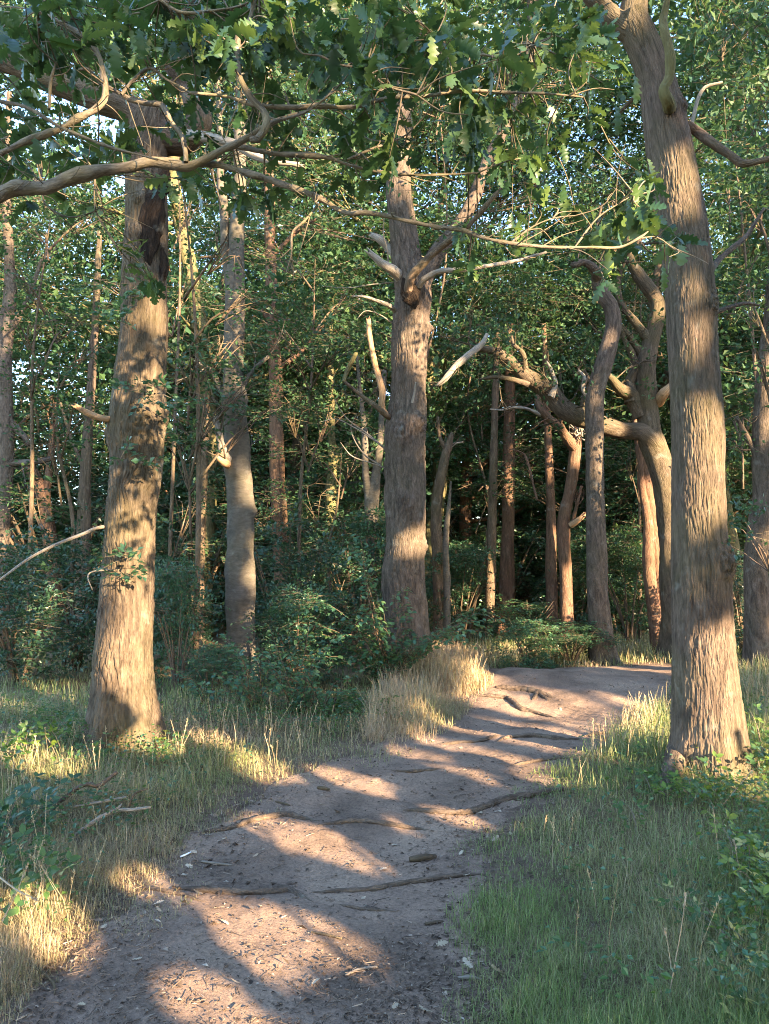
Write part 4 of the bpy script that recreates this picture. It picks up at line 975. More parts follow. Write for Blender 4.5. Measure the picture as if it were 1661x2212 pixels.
# ------------------------------------------------------------------ the rest of the wood: tall trees, copied
def tall_proto(i, lab):
    g = np.random.default_rng(500 + i)
    H = g.uniform(14, 18); z0 = g.uniform(2.0, 3.2); rc = g.uniform(2.8, 3.6)
    o = thing('forest_tree', lab, 'tree', (0, 0, 0), 'tall trees deep in the wood')
    bx, by = g.normal(0, .9, 2); wx, wy = g.normal(0, .35, 2)
    ax = np.array([(0, 0, -.4), (0, 0, 1.2), (wx, wy, H * .2), (bx * .4, by * .4, H * .35), (bx - wx, by, H * .5), (bx, by - wy, H * .68), (bx * 1.3, by * 1.2, H)])
    tube_obj('trunk', ax, [.24, .19, .17, .15, .11, .07, .02], M[['brown_bark', 'green_bark', 'pine_bark', 'oak_bark_grey', 'oak_bark', 'beech_bark'][i]], o, 70, 14, disp=oak_disp(i, .006, 14, 4, .03))
    axc, _ = catmull(ax, 100)
    bb = Buf(); lobes = []
    for k in range(38):
        t = g.uniform(z0 / H, .97); s = axc[int(t * 99)]
        a = g.uniform(0, 6.28); r = rc * math.sqrt(max(.1, 1 - ((t - .55) / .55) ** 2)) * g.uniform(.5, 1.1)
        c = s + [r * math.cos(a), r * math.sin(a), r * g.uniform(.1, .7)]
        m_ = (s + c) / 2 + g.normal(0, .25, 3)
        V, F, U, T = tube([s, m_, c], [.065 * (1.1 - t), .045 * (1.1 - t) + .008, .008], 12, 6); bb.add(V, F, 0, U)
        for q in range(3):
            e = c + g.normal(0, .6, 3)
            V, F, U, T = tube([m_, (m_ + e) / 2 + g.normal(0, .12, 3), e], [.018, .012, .003], 8, 4); bb.add(V, F, 0, U)
        lobes.append((c, (1.25, 1.25, .55), 52))
    bb.build('branches', M[['brown_bark', 'green_bark', 'pine_bark', 'oak_bark_grey', 'oak_bark', 'beech_bark'][i]], o, kind='stuff')
    C, A = lobes_to_sprays(lobes, g, 1)
    b = Buf(); spray(b, C, A, g.uniform(.35, .65, len(C)), 10, .145, .095, g, i % 2 == 0, 0, .006)
    b.build('crown', [M['crown_leaf'] if i % 2 else M['under_leaf'], M['twig']], o, smooth=False, kind='stuff')
    return o
TL = ['tall brown trunked tree lost in the leafy depth of the wood', 'tall green mossy tree lost in the leafy depth of the wood', 'tall reddish trunked tree lost in the leafy depth of the wood',
      'tall grey trunked tree lost in the leafy depth of the wood', 'tall oak lost in the leafy depth of the wood', 'tall smooth trunked beech lost in the leafy depth of the wood']
protos = [tall_proto(i, TL[i]) for i in range(6)]
def copy_tree(o, loc, rz, sc):
    r_ = o.copy(); COL.objects.link(r_)
    for ch in o.children:
        c = ch.copy(); COL.objects.link(c); c.parent = r_
    r_.location = loc; r_.rotation_euler = (0, 0, rz); r_.scale = (sc,) * 3
    return r_
g = np.random.default_rng(42)
spots = []
for (px, Y) in [(-110, 18), (430, 17), (380, 21), (470, 21), (640, 20), (760, 19), (850, 23), (930, 18.5), (1010, 22), (1130, 26), (1250, 21), (1340, 24), (1480, 20), (1580, 18), (1640, 23),
                (-60, 22), (-20, 27), (420, 27), (560, 27), (690, 30), (900, 31), (1060, 33), (1200, 31), (1400, 30), (1530, 27), (1720, 26), (500, 33), (440, 35), (800, 38), (1300, 38), (20, 37), (1600, 36),
                (-200, 16), (1860, 16), (-330, 24), (2000, 24), (600, 42), (1000, 44), (700, 45), (1450, 44)]:
    spots.append((px, Y))
for i, (px, Y) in enumerate(spots):
    p = at(px + g.normal(0, 8), 1300, Y); z = float(base_h(p[0], p[1]))
    a = g.uniform(0, 6.28); s = g.uniform(.85, 1.2); k = i % 6
    if i < 6:
        r_ = protos[k]; r_.location = (p[0], p[1], z); r_.rotation_euler = (0, 0, a); r_.scale = (s,) * 3
    else:
        copy_tree(protos[k], (p[0], p[1], z), a, s)
# far wood that reads as one mass
g = np.random.default_rng(43)
lobes = []
for k in range(330):
    x = g.uniform(-52, 52); y = g.uniform(50, 72); z = g.uniform(0.5, 15) * (1 if g.random() < .55 else .4)
    if z > 6 and -.45 < x / y < -.34: continue
    if z > 5 and vnoise(x * .16, z * .25, seed=12) > .4: continue
    lobes.append(((x, y, z), (3, 2, 1.5), 27))
C, A = lobes_to_sprays(lobes, g, 1)
b = Buf(); spray(b, C, A, g.uniform(.8, 1.4, len(C)), 8, .5, .33, g, False, 0, None)
for k in range(60):
    x = g.uniform(-45, 45); y = g.uniform(48, 70); h = g.uniform(7, 15)
    V, F, U, T = tube([(x, y, -.5), (x + g.normal(0, .2), y, h * .5), (x + g.normal(0, .8), y, h)], [.24, .19, .08], 8, 8); b.add(V, F, 1, U)
b.build('distant_wood', [M['crown_leaf'], M['brown_bark']], None, smooth=False, kind='stuff')

# ------------------------------------------------------------------ oak boughs hanging into the top of the picture
NO = np.array([-3.6, 2.4, 0.0]); NO[2] = base_h(NO[0], NO[1])
near_oak = thing('oak_tree', 'oak out of frame on the left whose long leafy boughs cross the top', 'oak tree', NO, 'big oaks beside the path')
tube_obj('trunk', [(NO[0], NO[1], -.3), (NO[0], NO[1], 1), (NO[0] + .05, NO[1], 2.6), (NO[0], NO[1] + .1, 4.5), (NO[0] - .2, NO[1], 8)], [.34, .27, .24, .2, .08], M['oak_bark'], near_oak, 120, 48, disp=oak_disp(61, .012, 24, 5, .02))
gN = np.random.default_rng(62)
bough_pts = []
def bough(pts, Y, name='branch', label=None, mat='twig', seg=12, start=None):
    P, rad = px_path(pts, Y)
    P[1:-1] += gN.normal(0, .004, (len(P) - 2, 3)) + gN.normal(0, .3, (len(P) - 2, 3)) * rad[1:-1, None] * .5
    if start is not None: P = np.vstack([start, P]); rad = np.r_[rad[0] * 1.35, rad]
    tube_obj(name, P, rad * 1.08, M[mat], near_oak, int(np.clip(len(P) * 14, 20, 150)), seg, label, disp=lambda p, D, rr, s: rr * (.2 * vnoise(p[..., 0] * 45, p[..., 1] * 45, p[..., 2] * 45, 5) + .3 * vnoise(p[..., 0] * 17, p[..., 1] * 17, p[..., 2] * 17, 6)))
    C, _ = catmull(P, 60); bough_pts.append(C)
bough([(-80, 428, 34), (0, 424, 31), (25, 412, 30), (100, 401, 27), (160, 384, 26), (215, 371, 24), (270, 365, 23), (320, 358, 22), (400, 357, 19), (440, 346, 18), (480, 326, 16), (540, 296, 15), (580, 272, 12), (620, 256, 8), (660, 240, 4)], 2.9, 'limb', 'thickest pale grey bough entering at the left edge', seg=24, start=[NO[0] + .1, NO[1] + .1, 3.1])
bough([(430, 351, 14), (465, 354, 14), (520, 366, 14), (590, 390, 13.5), (640, 410, 13), (690, 432, 12.5), (740, 455, 11), (800, 462, 10.5), (880, 478, 9.5), (940, 490, 9), (1000, 500, 8.5), (1050, 514, 8), (1110, 527, 7.5), (1200, 535, 6.5), (1280, 536, 6), (1340, 533, 5), (1385, 515, 4.5), (1400, 500, 3)], 2.95, 'branch', 'long yellowish bough sweeping down to the right', seg=16)
bough([(500, 312, 12), (540, 322, 12), (600, 330, 11), (700, 340, 10), (750, 355, 8), (800, 369, 7), (900, 379, 5.5), (1030, 374, 3)], 3.0, 'branch', seg=12)
bough([(410, 200, 6), (445, 204, 7), (490, 206, 7), (540, 220, 8), (575, 231, 9), (640, 233, 9.5), (690, 232, 9.5), (760, 228, 9), (800, 222, 9), (860, 214, 8), (900, 209, 7.5), (1000, 197, 6.5), (1100, 196, 5.5), (1180, 204, 4.5), (1260, 210, 3)], 2.8, 'branch', 'straight whitish bough level across the upper middle', seg=12)
bough([(550, -60, 9), (548, 0, 10), (536, 45, 11), (519, 85, 12), (517, 140, 12), (520, 175, 12), (545, 212, 13), (566, 240, 14), (572, 275, 15), (560, 300, 14), (540, 302, 10)], 2.75, 'branch', 'dark zigzag bough hanging from the top', seg=14)
bough([(-60, 355, 15), (0, 332, 15), (60, 310, 14), (120, 282, 14), (165, 256, 13), (200, 240, 12), (222, 218, 12), (230, 195, 12), (222, 160, 12), (212, 125, 11), (190, 92, 10), (140, 50, 8), (80, 22, 6)], 2.85, 'branch', 'kinked bough bending up at the left', seg=14)
bough([(402, 350, 11), (400, 320, 11), (392, 290, 11), (372, 258, 11), (348, 230, 11), (300, 220, 10), (262, 202, 9), (215, 172, 7), (190, 154, 6), (170, 150, 4)], 2.88, 'branch', 'orange brown shoot arching up from the thick bough', seg=12)
bough([(262, 204, 6), (285, 172, 7), (325, 146, 7), (360, 168, 6), (400, 190, 6), (412, 202, 5)], 2.86, 'branch', seg=9)
bough([(-40, 205, 6), (0, 214, 7), (60, 237, 7), (130, 272, 7), (190, 298, 7), (250, 320, 6), (300, 334, 5), (340, 345, 4)], 2.8, 'branch', seg=9)
bough([(106, 236, 6), (107, 200, 7), (108, 168, 7), (120, 136, 4)], 2.83, 'branch', seg=8)
bough([(-30, 130, 6), (20, 122, 5), (44, 128, 4)], 2.8, 'branch', seg=8)
bough([(345, 0, 5), (390, 22, 6), (450, 24, 5), (520, 10, 4), (560, -10, 3)], 2.9, 'branch', seg=8)
bough([(610, 258, 6), (660, 245, 5), (720, 200, 4), (760, 150, 3)], 2.7, 'branch', seg=8)
bough([(690, 120, 4), (740, 140, 5), (790, 150, 5), (830, 180, 4), (900, 205, 4)], 2.6, 'branch', seg=8)
bough([(940, 80, 4), (990, 105, 5), (1060, 125, 5), (1095, 130, 4), (1150, 95, 3)], 3.2, 'branch', seg=8)
bough([(750, 345, 5), (800, 325, 6), (850, 300, 5), (880, 290, 3)], 3.0, 'branch', seg=8)
bough([(690, 440, 5), (655, 480, 5), (630, 505, 4), (632, 545, 4), (618, 590, 2)], 3.0, 'branch', seg=8)
bough([(205, 372, 4), (208, 450, 4), (230, 500, 4), (255, 545, 3), (280, 590, 2)], 3.1, 'branch', seg=7)
bough([(90, 400, 4), (100, 440, 4), (150, 465, 3), (210, 455, 2)], 3.1, 'branch', seg=7)
bough([(1240, 536, 4), (1290, 470, 4), (1330, 440, 3), (1370, 420, 2)], 2.95, 'branch', seg=7)
bough([(1100, 527, 4), (1150, 490, 4), (1200, 470, 3), (1260, 465, 2)], 2.95, 'branch', seg=7)
bough([(1385, 515, 4), (1420, 510, 3), (1460, 540, 2)], 2.95, 'branch', seg=7)

# lobed oak leaf, a few shapes shared by all leaf parts
def oak_leaf_shape(seed):
    g = np.random.default_rng(seed)
    ys = [0, .09]; ws = [.012, .02]
    for k in range(4):
        t0 = .10 + k * .20
        wm = (.17, .26, .30, .22)[k] * g.uniform(.9, 1.1); wi = (.07, .10, .12, .1)[k]
        ys += [t0 + .045, t0 + .09, t0 + .135, t0 + .185]; ws += [wm * .72, wm, wm * .93, wi * g.uniform(.9, 1.3)]
    ys += [.93, .985]; ws += [.15, .1]
    ys = np.array(ys); ws = np.array(ws)
    bend = (-.12, -.3, -.62)[seed % 3] * ys ** 2 + .1 * ys
    mid = np.stack([0 * ys, ys, bend], -1)
    lft = np.stack([-ws, ys + .035 * (ws > .16), bend + (.35, .1, -.3)[seed % 3] * ws + g.normal(0, .012, len(ys))], -1)
    rgt = np.stack([ws, ys + .035 * (ws > .16), bend + (.35, .1, -.3)[seed % 3] * ws + g.normal(0, .012, len(ys))], -1)
    m = len(ys)
    V = np.concatenate([mid, lft, rgt, [[0, 1.03, bend[-1]]]])
    a = np.arange(m - 1)
    F = np.concatenate([np.stack([a, a + 1, a + 1 + m, a + m], -1), np.stack([a + 1, a, a + 2 * m, a + 1 + 2 * m], -1)])
    T = np.array([[m - 1, 3 * m, 2 * m - 1], [3 * m, m - 1, 3 * m - 1]])
    return V, F, T
OL = [oak_leaf_shape(s) for s in (1, 2, 3)]
OLM = [mesh('leaf', V, [F, T], M['oak_leaf']) for V, F, T in OL]
from mathutils import Matrix
def frame(d, n):
    d = unit(d); n = unit(n - d * (n @ d)); s = np.cross(d, n)
    return s, d, n
clusters = []
def cl(px, py, sx, sy, n, Y0=2.95, Y1=3.9):
    for k in range(n):
        clusters.append((px + gN.normal(0, sx), py + gN.normal(0, sy), gN.uniform(Y0, Y1)))
cl(110, 60, 90, 50, 9); cl(330, 60, 120, 45, 12); cl(480, 120, 60, 50, 11); cl(640, 110, 80, 60, 17); cl(760, 180, 60, 60, 14); cl(860, 70, 100, 60, 20)
cl(960, 130, 100, 60, 17); cl(1080, 120, 90, 60, 13); cl(620, 275, 50, 30, 5); cl(770, 300, 60, 40, 8); cl(910, 280, 60, 40, 5); cl(1010, 320, 40, 40, 5)
cl(50, 270, 50, 50, 5); cl(60, 375, 50, 20, 3); cl(200, 325, 50, 25, 5); cl(390, 395, 25, 20, 3); cl(540, 415, 40, 12, 5); cl(330, 610, 14, 24, 4, 3.4, 4.2)
cl(1180, 480, 40, 30, 5); cl(1290, 490, 50, 25, 6); cl(1370, 430, 45, 35, 6); cl(1450, 500, 30, 15, 4); cl(1010, 540, 16, 22, 3); cl(1320, 190, 40, 40, 4); cl(1260, 320, 40, 40, 3)
cl(1060, 230, 60, 60, 7); cl(1120, 330, 50, 40, 5); cl(180, 160, 80, 30, 6); cl(360, 240, 50, 30, 5); cl(250, 60, 150, 60, 12); cl(560, 70, 120, 60, 9); cl(720, 120, 90, 60, 8); cl(990, 70, 110, 50, 9); cl(1120, 180, 60, 50, 5); cl(60, 90, 70, 50, 6); cl(1220, 60, 60, 40, 6); cl(1330, 590, 20, 8, 2); cl(700, -30, 300, 30, 14); cl(220, 170, 60, 50, 4); cl(700, 400, 30, 15, 2); cl(150, 440, 40, 12, 3); cl(560, 60, 40, 60, 5); cl(20, 140, 50, 50, 4)
cl(300, 30, 130, 40, 6, 2.45, 2.85); cl(620, 90, 90, 60, 7, 2.45, 2.85); cl(900, 60, 100, 50, 8, 2.5, 2.9); cl(1010, 160, 80, 50, 5, 2.5, 2.9); cl(770, 250, 80, 60, 4, 2.5, 2.85); cl(90, 60, 90, 50, 5, 2.45, 2.8); cl(480, 60, 80, 50, 4, 2.4, 2.8); cl(1180, 120, 60, 50, 3, 2.6, 2.9)
cl(200, 110, 150, 70, 14); cl(60, 200, 60, 60, 6); cl(430, 100, 90, 70, 8); cl(90, 330, 60, 30, 4); cl(560, 170, 60, 60, 6)
AllB = np.concatenate(bough_pts)[:, :3]
tw = Buf(); leaf_list = []
for (px, py, Y) in clusters:
    c = at(px, py, Y)
    j = np.argsort(((AllB - c) ** 2).sum(1))[0]; s = AllB[j]
    if np.linalg.norm(c - s) > .8: s = c + unit(s - c) * .35
    V, F, U, T = tube([s, (s + c) / 2 + gN.normal(0, .025, 3), c], [.0035, .0028, .0016], 8, 5); tw.add(V, F, 0, U)
    ax = unit(c - s)
    for k in range(gN.integers(6, 11)):
        t = gN.random() * .6 if k > 4 else 0
        p = c * (1 - t) + s * t + gN.normal(0, .006, 3)
        d = unit(ax * .5 + gN.normal(0, .7, 3) + [0, 0, -.25]); n = unit(gN.normal(0, .55, 3) + [0, 0, .8])
        leaf_list.append((p, d, n, gN.uniform(.055, .12), gN.integers(0, 3)))
for (px, py, Y, L_) in [(1430, 592, 2.2, .075), (1355, 450, 2.2, .085), (1330, 245, 2.3, .09), (1370, 180, 2.4, .09), (75, 315, 2.6, .09), (300, 80, 2.3, .09), (410, 400, 2.5, .08), (930, 95, 2.4, .09), (245, 110, 2.4, .11)]:
    leaf_list.append((at(px, py - 20, Y), np.array([.15, 0, -.9]), np.array([.5, -.85, .2]), L_, 0))
for C in bough_pts:
    L_tot = np.linalg.norm(np.diff(C[:, :3], axis=0), axis=1).sum()
    for q in range(int(L_tot * 14) + 3):
        i = gN.integers(3, 59); td = unit(C[i, :3] - C[i - 1, :3])
        d = unit(td * .7 + gN.normal(0, .6, 3)); ln_ = gN.uniform(.05, .22)
        a_ = C[i, :3]; m_ = a_ + d * ln_ * .5 + gN.normal(0, .012, 3); e_ = a_ + d * ln_ + gN.normal(0, .025, 3)
        r0 = min(C[i, 3] * .4, .004) if C.shape[1] > 3 else .0028
        V, F, U, T = tube([a_, m_, e_], [r0, r0 * .7, r0 * .35], 7, 5); tw.add(V, F, 0, U)
tw.build('twigs', M['twig'], near_oak, kind='stuff')
def in_frame(p):
    d = p - EYE; y = d[1] * cP + d[2] * sP; x = d[0] / y * FOC + 830.5; z = 1106 - (-d[1] * sP + d[2] * cP) / y * FOC
    return -20 < x < 1681 and -20 < z < 2230
size = np.array([l[3] / np.linalg.norm(l[0] - EYE) * (1 if in_frame(l[0]) else .2) for l in leaf_list])
order = np.argsort(-size)
ob = origin_of(near_oak)
rest = Buf()
for r_, idx in enumerate(order):
    p, d, n, L_, sh = leaf_list[idx]
    s, d, n = frame(d, n)
    if r_ < 300:
        o = link('leaf', OLM[sh], near_oak)
        mt = Matrix(((s[0] * L_, d[0] * L_, n[0] * L_, p[0] - ob[0]), (s[1] * L_, d[1] * L_, n[1] * L_, p[1] - ob[1]), (s[2] * L_, d[2] * L_, n[2] * L_, p[2] - ob[2]), (0, 0, 0, 1)))
        o.matrix_local = mt
    else:
        V, F, T = OL[sh]
        W_ = p + L_ * (V[:, :1] * s + V[:, 1:2] * d + V[:, 2:3] * n)
        k = rest.n
        rest.add(W_, F); rest.F.append(T + k); rest.M.append(np.zeros(len(T))); rest.U.append(np.zeros((len(T) * 3, 2)))
# (each list entry of Buf must stay aligned)
def build_rest(buf, name, mat, parent):
    V = np.concatenate(buf.V) - origin_of(parent)
    q = np.concatenate([f for f in buf.F if f.shape[1] == 4]); t = np.concatenate([f for f in buf.F if f.shape[1] == 3])
    o = link(name, mesh(name, V, [q, t], M[mat]), parent); o['kind'] = 'stuff'
build_rest(rest, 'foliage', 'oak_leaf', near_oak)

# ------------------------------------------------------------------ near bushes with leaves one can pick out
def ovate():
    ys = np.array([0, .25, .55, .82]); ws = np.array([.02, .25, .27, .13])
    V = [(0, 0, 0)] + [(0, y, -.1 * y * y) for y in ys[1:]] + [(0, 1, -.14)] + [(-w, y, .2 * w - .1 * y * y) for y, w in zip(ys[1:], ws[1:])] + [(w, y, .2 * w - .1 * y * y) for y, w in zip(ys[1:], ws[1:])]
    V = np.array(V)
    F = np.array([(1, 2, 6, 5), (2, 3, 7, 6), (2, 1, 8, 9), (3, 2, 9, 10)])
    T = np.array([(0, 1, 5), (3, 4, 7), (1, 0, 8), (4, 3, 10)])
    return V, F, T
OV = ovate()
OVM = {k: mesh('leaf', OV[0], [OV[1], OV[2]], M[k]) for k in ('bush_leaf', 'bramble_leaf', 'bright_leaf', 'pale_leaf', 'under_leaf')}
def leaf_parts(o, lst, mat, limit=300):
    """lst of (p, d, n, L); the largest become single leaf parts, the rest one foliage part"""
    ob = origin_of(o)
    sz = np.array([-l[3] / np.linalg.norm(l[0] - EYE) for l in lst]); rest = Buf()
    for r_, i in enumerate(np.argsort(sz)):
        p, d, n, L_ = lst[i][:4]; s, d, n = frame(d, n)
        if r_ < limit:
            e = link('leaf', OVM[lst[i][4] if len(lst[i]) > 4 else mat], o)
            e.matrix_local = Matrix([(s[k] * L_, d[k] * L_, n[k] * L_, p[k] - ob[k]) for k in range(3)] + [(0, 0, 0, 1)])
        else:
            V = p + L_ * (OV[0][:, :1] * s + OV[0][:, 1:2] * d + OV[0][:, 2:3] * n); k = rest.n
            rest.add(V, OV[1]); rest.F.append(OV[2] + k); rest.M.append(np.zeros(4)); rest.U.append(np.zeros((12, 2)))
    if rest.V: build_rest(rest, 'foliage', mat, o)
def sprig_bush(label, base_px, Y, canes, seed, mat, L=(.055, .085), gap_=.035, limit=300, name='bush', cat='bush', layered=True, thick=.006):
    """canes: list of px polylines; leaves alternate along each in a flat spray"""
    g = np.random.default_rng(seed)
    b = at(base_px, 1450, Y); b[2] = base_h(b[0], b[1])
    o = thing(name, label, cat, b, 'leafy bushes near the path')
    lst = []
    for pts in canes:
        P = np.array([at(p[0], p[1], Y + (p[2] if len(p) > 2 else 0)) for p in pts])
        C, s = catmull(P, max(12, int(len(P) * 9)))
        r = np.linspace(thick, .0015, len(P))
        tube_obj('stem', P, r, M['brown_bark'], o, 24, 5)
        T = unit(np.gradient(C, axis=0)); tot = s[-1]
        n = int(tot / gap_)
        for k in range(n):
            t = .12 + .88 * (k + g.random()) / n
            i = min(int(t * len(C)), len(C) - 1)
            ax = T[i] * [1, 1, .4]; sd = unit(np.cross(ax, [0, 0, 1.0]) + 1e-6) * (1 if k % 2 else -1)
            out = g.uniform(0, .14 * (1.1 - t)) if layered else 0
            p = C[i] + sd * out + g.normal(0, .008, 3)
            d = unit(ax * .6 + sd * .9 + g.normal(0, .25, 3) + [0, 0, -.15]); nn = unit(np.array([0, -.25, 1.0]) + g.normal(0, .33, 3))
            lst.append((p, d, nn, g.uniform(*L)))
    leaf_parts(o, lst, mat, limit)
    return o
g = np.random.default_rng(70)
canes = []
for (x0, y0, x1, y1, n, sp) in [(840, 1470, 700, 1400, 7, 60), (840, 1470, 640, 1330, 4, 50), (845, 1460, 800, 1380, 7, 50), (840, 1460, 760, 1190, 5, 22), (850, 1450, 1000, 1380, 5, 26), (850, 1450, 1075, 1340, 3, 10), (850, 1450, 820, 1300, 6, 40), (840, 1470, 690, 1440, 6, 40), (840, 1465, 890, 1390, 5, 30), (850, 1455, 1060, 1375, 2, 10)]:
    for k in range(n):
        ex, ey = x1 + g.normal(0, sp), y1 + g.normal(0, sp * .6); dy = g.uniform(-.7, .4)
        canes.append([(x0 + g.normal(0, 8), y0 + 10, 0), (x0 * .6 + ex * .4 + g.normal(0, 10), y0 * .45 + ey * .55 - 20, dy * .4), (x0 * .25 + ex * .75, ey - 14 + g.normal(0, 5), dy * .8), (ex, ey, dy)])
sprig_bush('broad bush of layered blue green leaves at the foot of the middle oak', 845, 9.4, canes, 71, 'bush_leaf', (.06, .09), .028)
canes = []
for (x0, y0, x1, y1, n, sp) in [(690, 1540, 620, 1460, 8, 40), (690, 1540, 740, 1480, 8, 40), (640, 1550, 560, 1400, 7, 40), (560, 1540, 460, 1420, 8, 50), (560, 1540, 540, 1480, 6, 40), (640, 1550, 700, 1400, 4, 30), (460, 1540, 400, 1470, 6, 40)]:
    for k in range(n):
        ex, ey = x1 + g.normal(0, sp), y1 + g.normal(0, sp * .7); dy = g.uniform(-.6, .5)
        canes.append([(x0 + g.normal(0, 12), y0 + 10, 0), ((x0 + ex) / 2, (y0 + ey) / 2 - 18, dy * .5), (ex, ey, dy)])
sprig_bush('tangled dark leafy bush between the left oak and the middle oak behind the grass', 600, 8.1, canes, 72, 'bush_leaf', (.05, .08), .03)
canes = []
for (x0, y0, x1, y1, n, sp) in [(790, 1560, 760, 1500, 7, 26), (800, 1560, 840, 1510, 6, 26), (720, 1570, 700, 1520, 5, 26)]:
    for k in range(n):
        ex, ey = x1 + g.normal(0, sp), y1 + g.normal(0, sp * .5); dy = g.uniform(-.3, .3)
        canes.append([(x0 + g.normal(0, 8), y0, 0), ((x0 + ex) / 2, (y0 + ey) / 2 - 12, dy * .5), (ex, ey, dy)])
sprig_bush('small sunlit green bush in the dry grass below the middle oak', 785, 7.9, canes, 73, 'bramble_leaf', (.05, .08), .03)

def bramble(label, roots, Y, n_canes, spread_px, h_px, seed, mat, L=(.045, .07), nleaf=7, alt=None, altp=0.0):
    g = np.random.default_rng(seed)
    b = gnd(np.float64(roots[0][0]), np.float64(roots[0][1]))
    o = thing('bramble', label, 'bramble', b, 'brambles beside the path')
    lst = []
    for k in range(n_canes):
        rx, ry = roots[k % len(roots)]
        p0 = gnd(np.float64(rx + g.normal(0, 10)), np.float64(ry + g.normal(0, 5))); Yk = p0[1]
        kx = Yk / FOC
        e = p0 + np.array([g.normal(0, spread_px * kx), g.normal(0, .25), g.uniform(.15, 1) * h_px * kx])
        m_ = (p0 + e) / 2 + [0, 0, .25 * h_px * kx]
        P = np.array([p0 - [0, 0, .03], m_, e])
        tube_obj('cane', P, [.0035, .003, .0012], M['twig'], o, 18, 5)
        C, s = catmull(P, 40); T = unit(np.gradient(C, axis=0))
        for q in range(nleaf):
            t = .3 + .7 * (q + .5) / nleaf; i = int(t * 39)
            sd = unit(np.cross(T[i], [0, 0, 1.0]) + 1e-6) * (1 if q % 2 else -1)
            pd = unit(sd + T[i] * .4 + g.normal(0, .3, 3) + [0, 0, .3]); c = C[i] + pd * g.uniform(.03, .07)
            nn = unit(np.array([.15, -.35, 1.0]) + g.normal(0, .35, 3)); l = g.uniform(*L)
            sx = unit(np.cross(pd, nn))
            use = alt if alt and g.random() < altp else mat
            for a in (0, 1.25, -1.25):
                dd = unit(pd * math.cos(a) + sx * math.sin(a)); lst.append((c + dd * .004, dd, nn + g.normal(0, .12, 3), l * (1 if a == 0 else .82), use))
    leaf_parts(o, lst, mat)
    return o
bramble('dark leaved bramble arching over the fallen branches at the left edge', [(20, 1800), (-20, 1840), (90, 1800)], 4.3, 12, 70, 120, 80, 'under_leaf', (.045, .065), 7)
bramble('bright green bramble at the left edge in front of the left oak', [(60, 1650), (130, 1640), (170, 1600), (20, 1690)], 5.8, 16, 60, 90, 81, 'bramble_leaf', (.045, .065), 6, 'bright_leaf', .3)
bramble('pale yellow green bramble low at the bottom left edge', [(10, 1930), (-20, 1900), (60, 1990), (100, 1960)], 3.3, 9, 30, 110, 82, 'bramble_leaf', (.05, .07), 5, 'pale_leaf', .12)
bramble('sunlit yellow green bramble at the foot of the right oak', [(1500, 1745), (1560, 1720), (1600, 1740), (1470, 1740)], 5.2, 16, 40, 70, 83, 'bright_leaf', (.045, .065), 6, 'bramble_leaf', .3)
bramble('sunlit bramble behind the right oak at the right edge', [(1640, 1660), (1665, 1690), (1650, 1610)], 5.9, 16, 35, 110, 84, 'bright_leaf', (.045, .065), 6, 'bramble_leaf', .5)
bramble('green bramble at the right edge with some cream leaves', [(1640, 1880), (1600, 1900), (1660, 1960), (1640, 2020)], 3.9, 11, 40, 90, 85, 'bright_leaf', (.045, .06), 6, 'pale_leaf', .1)
bramble('low bramble shoots with cream leaflets in the lower right grass', [(1540, 2010), (1500, 2000), (1600, 2090), (1640, 2150), (1560, 2180)], 3.2, 12, 40, 60, 86, 'bramble_leaf', (.035, .05), 4, 'pale_leaf', .22)
bramble('low green shoots in the shaded grass left of the right oak foot', [(1410, 1730), (1440, 1720), (1390, 1800)], 5.0, 6, 22, 50, 87, 'bramble_leaf', (.04, .055), 5)
bramble('low green shoots around the foot of the left oak', [(240, 1650), (300, 1650), (200, 1640), (350, 1640)], 6.0, 12, 40, 40, 88, 'bramble_leaf', (.035, .05), 5, 'bright_leaf', .2)

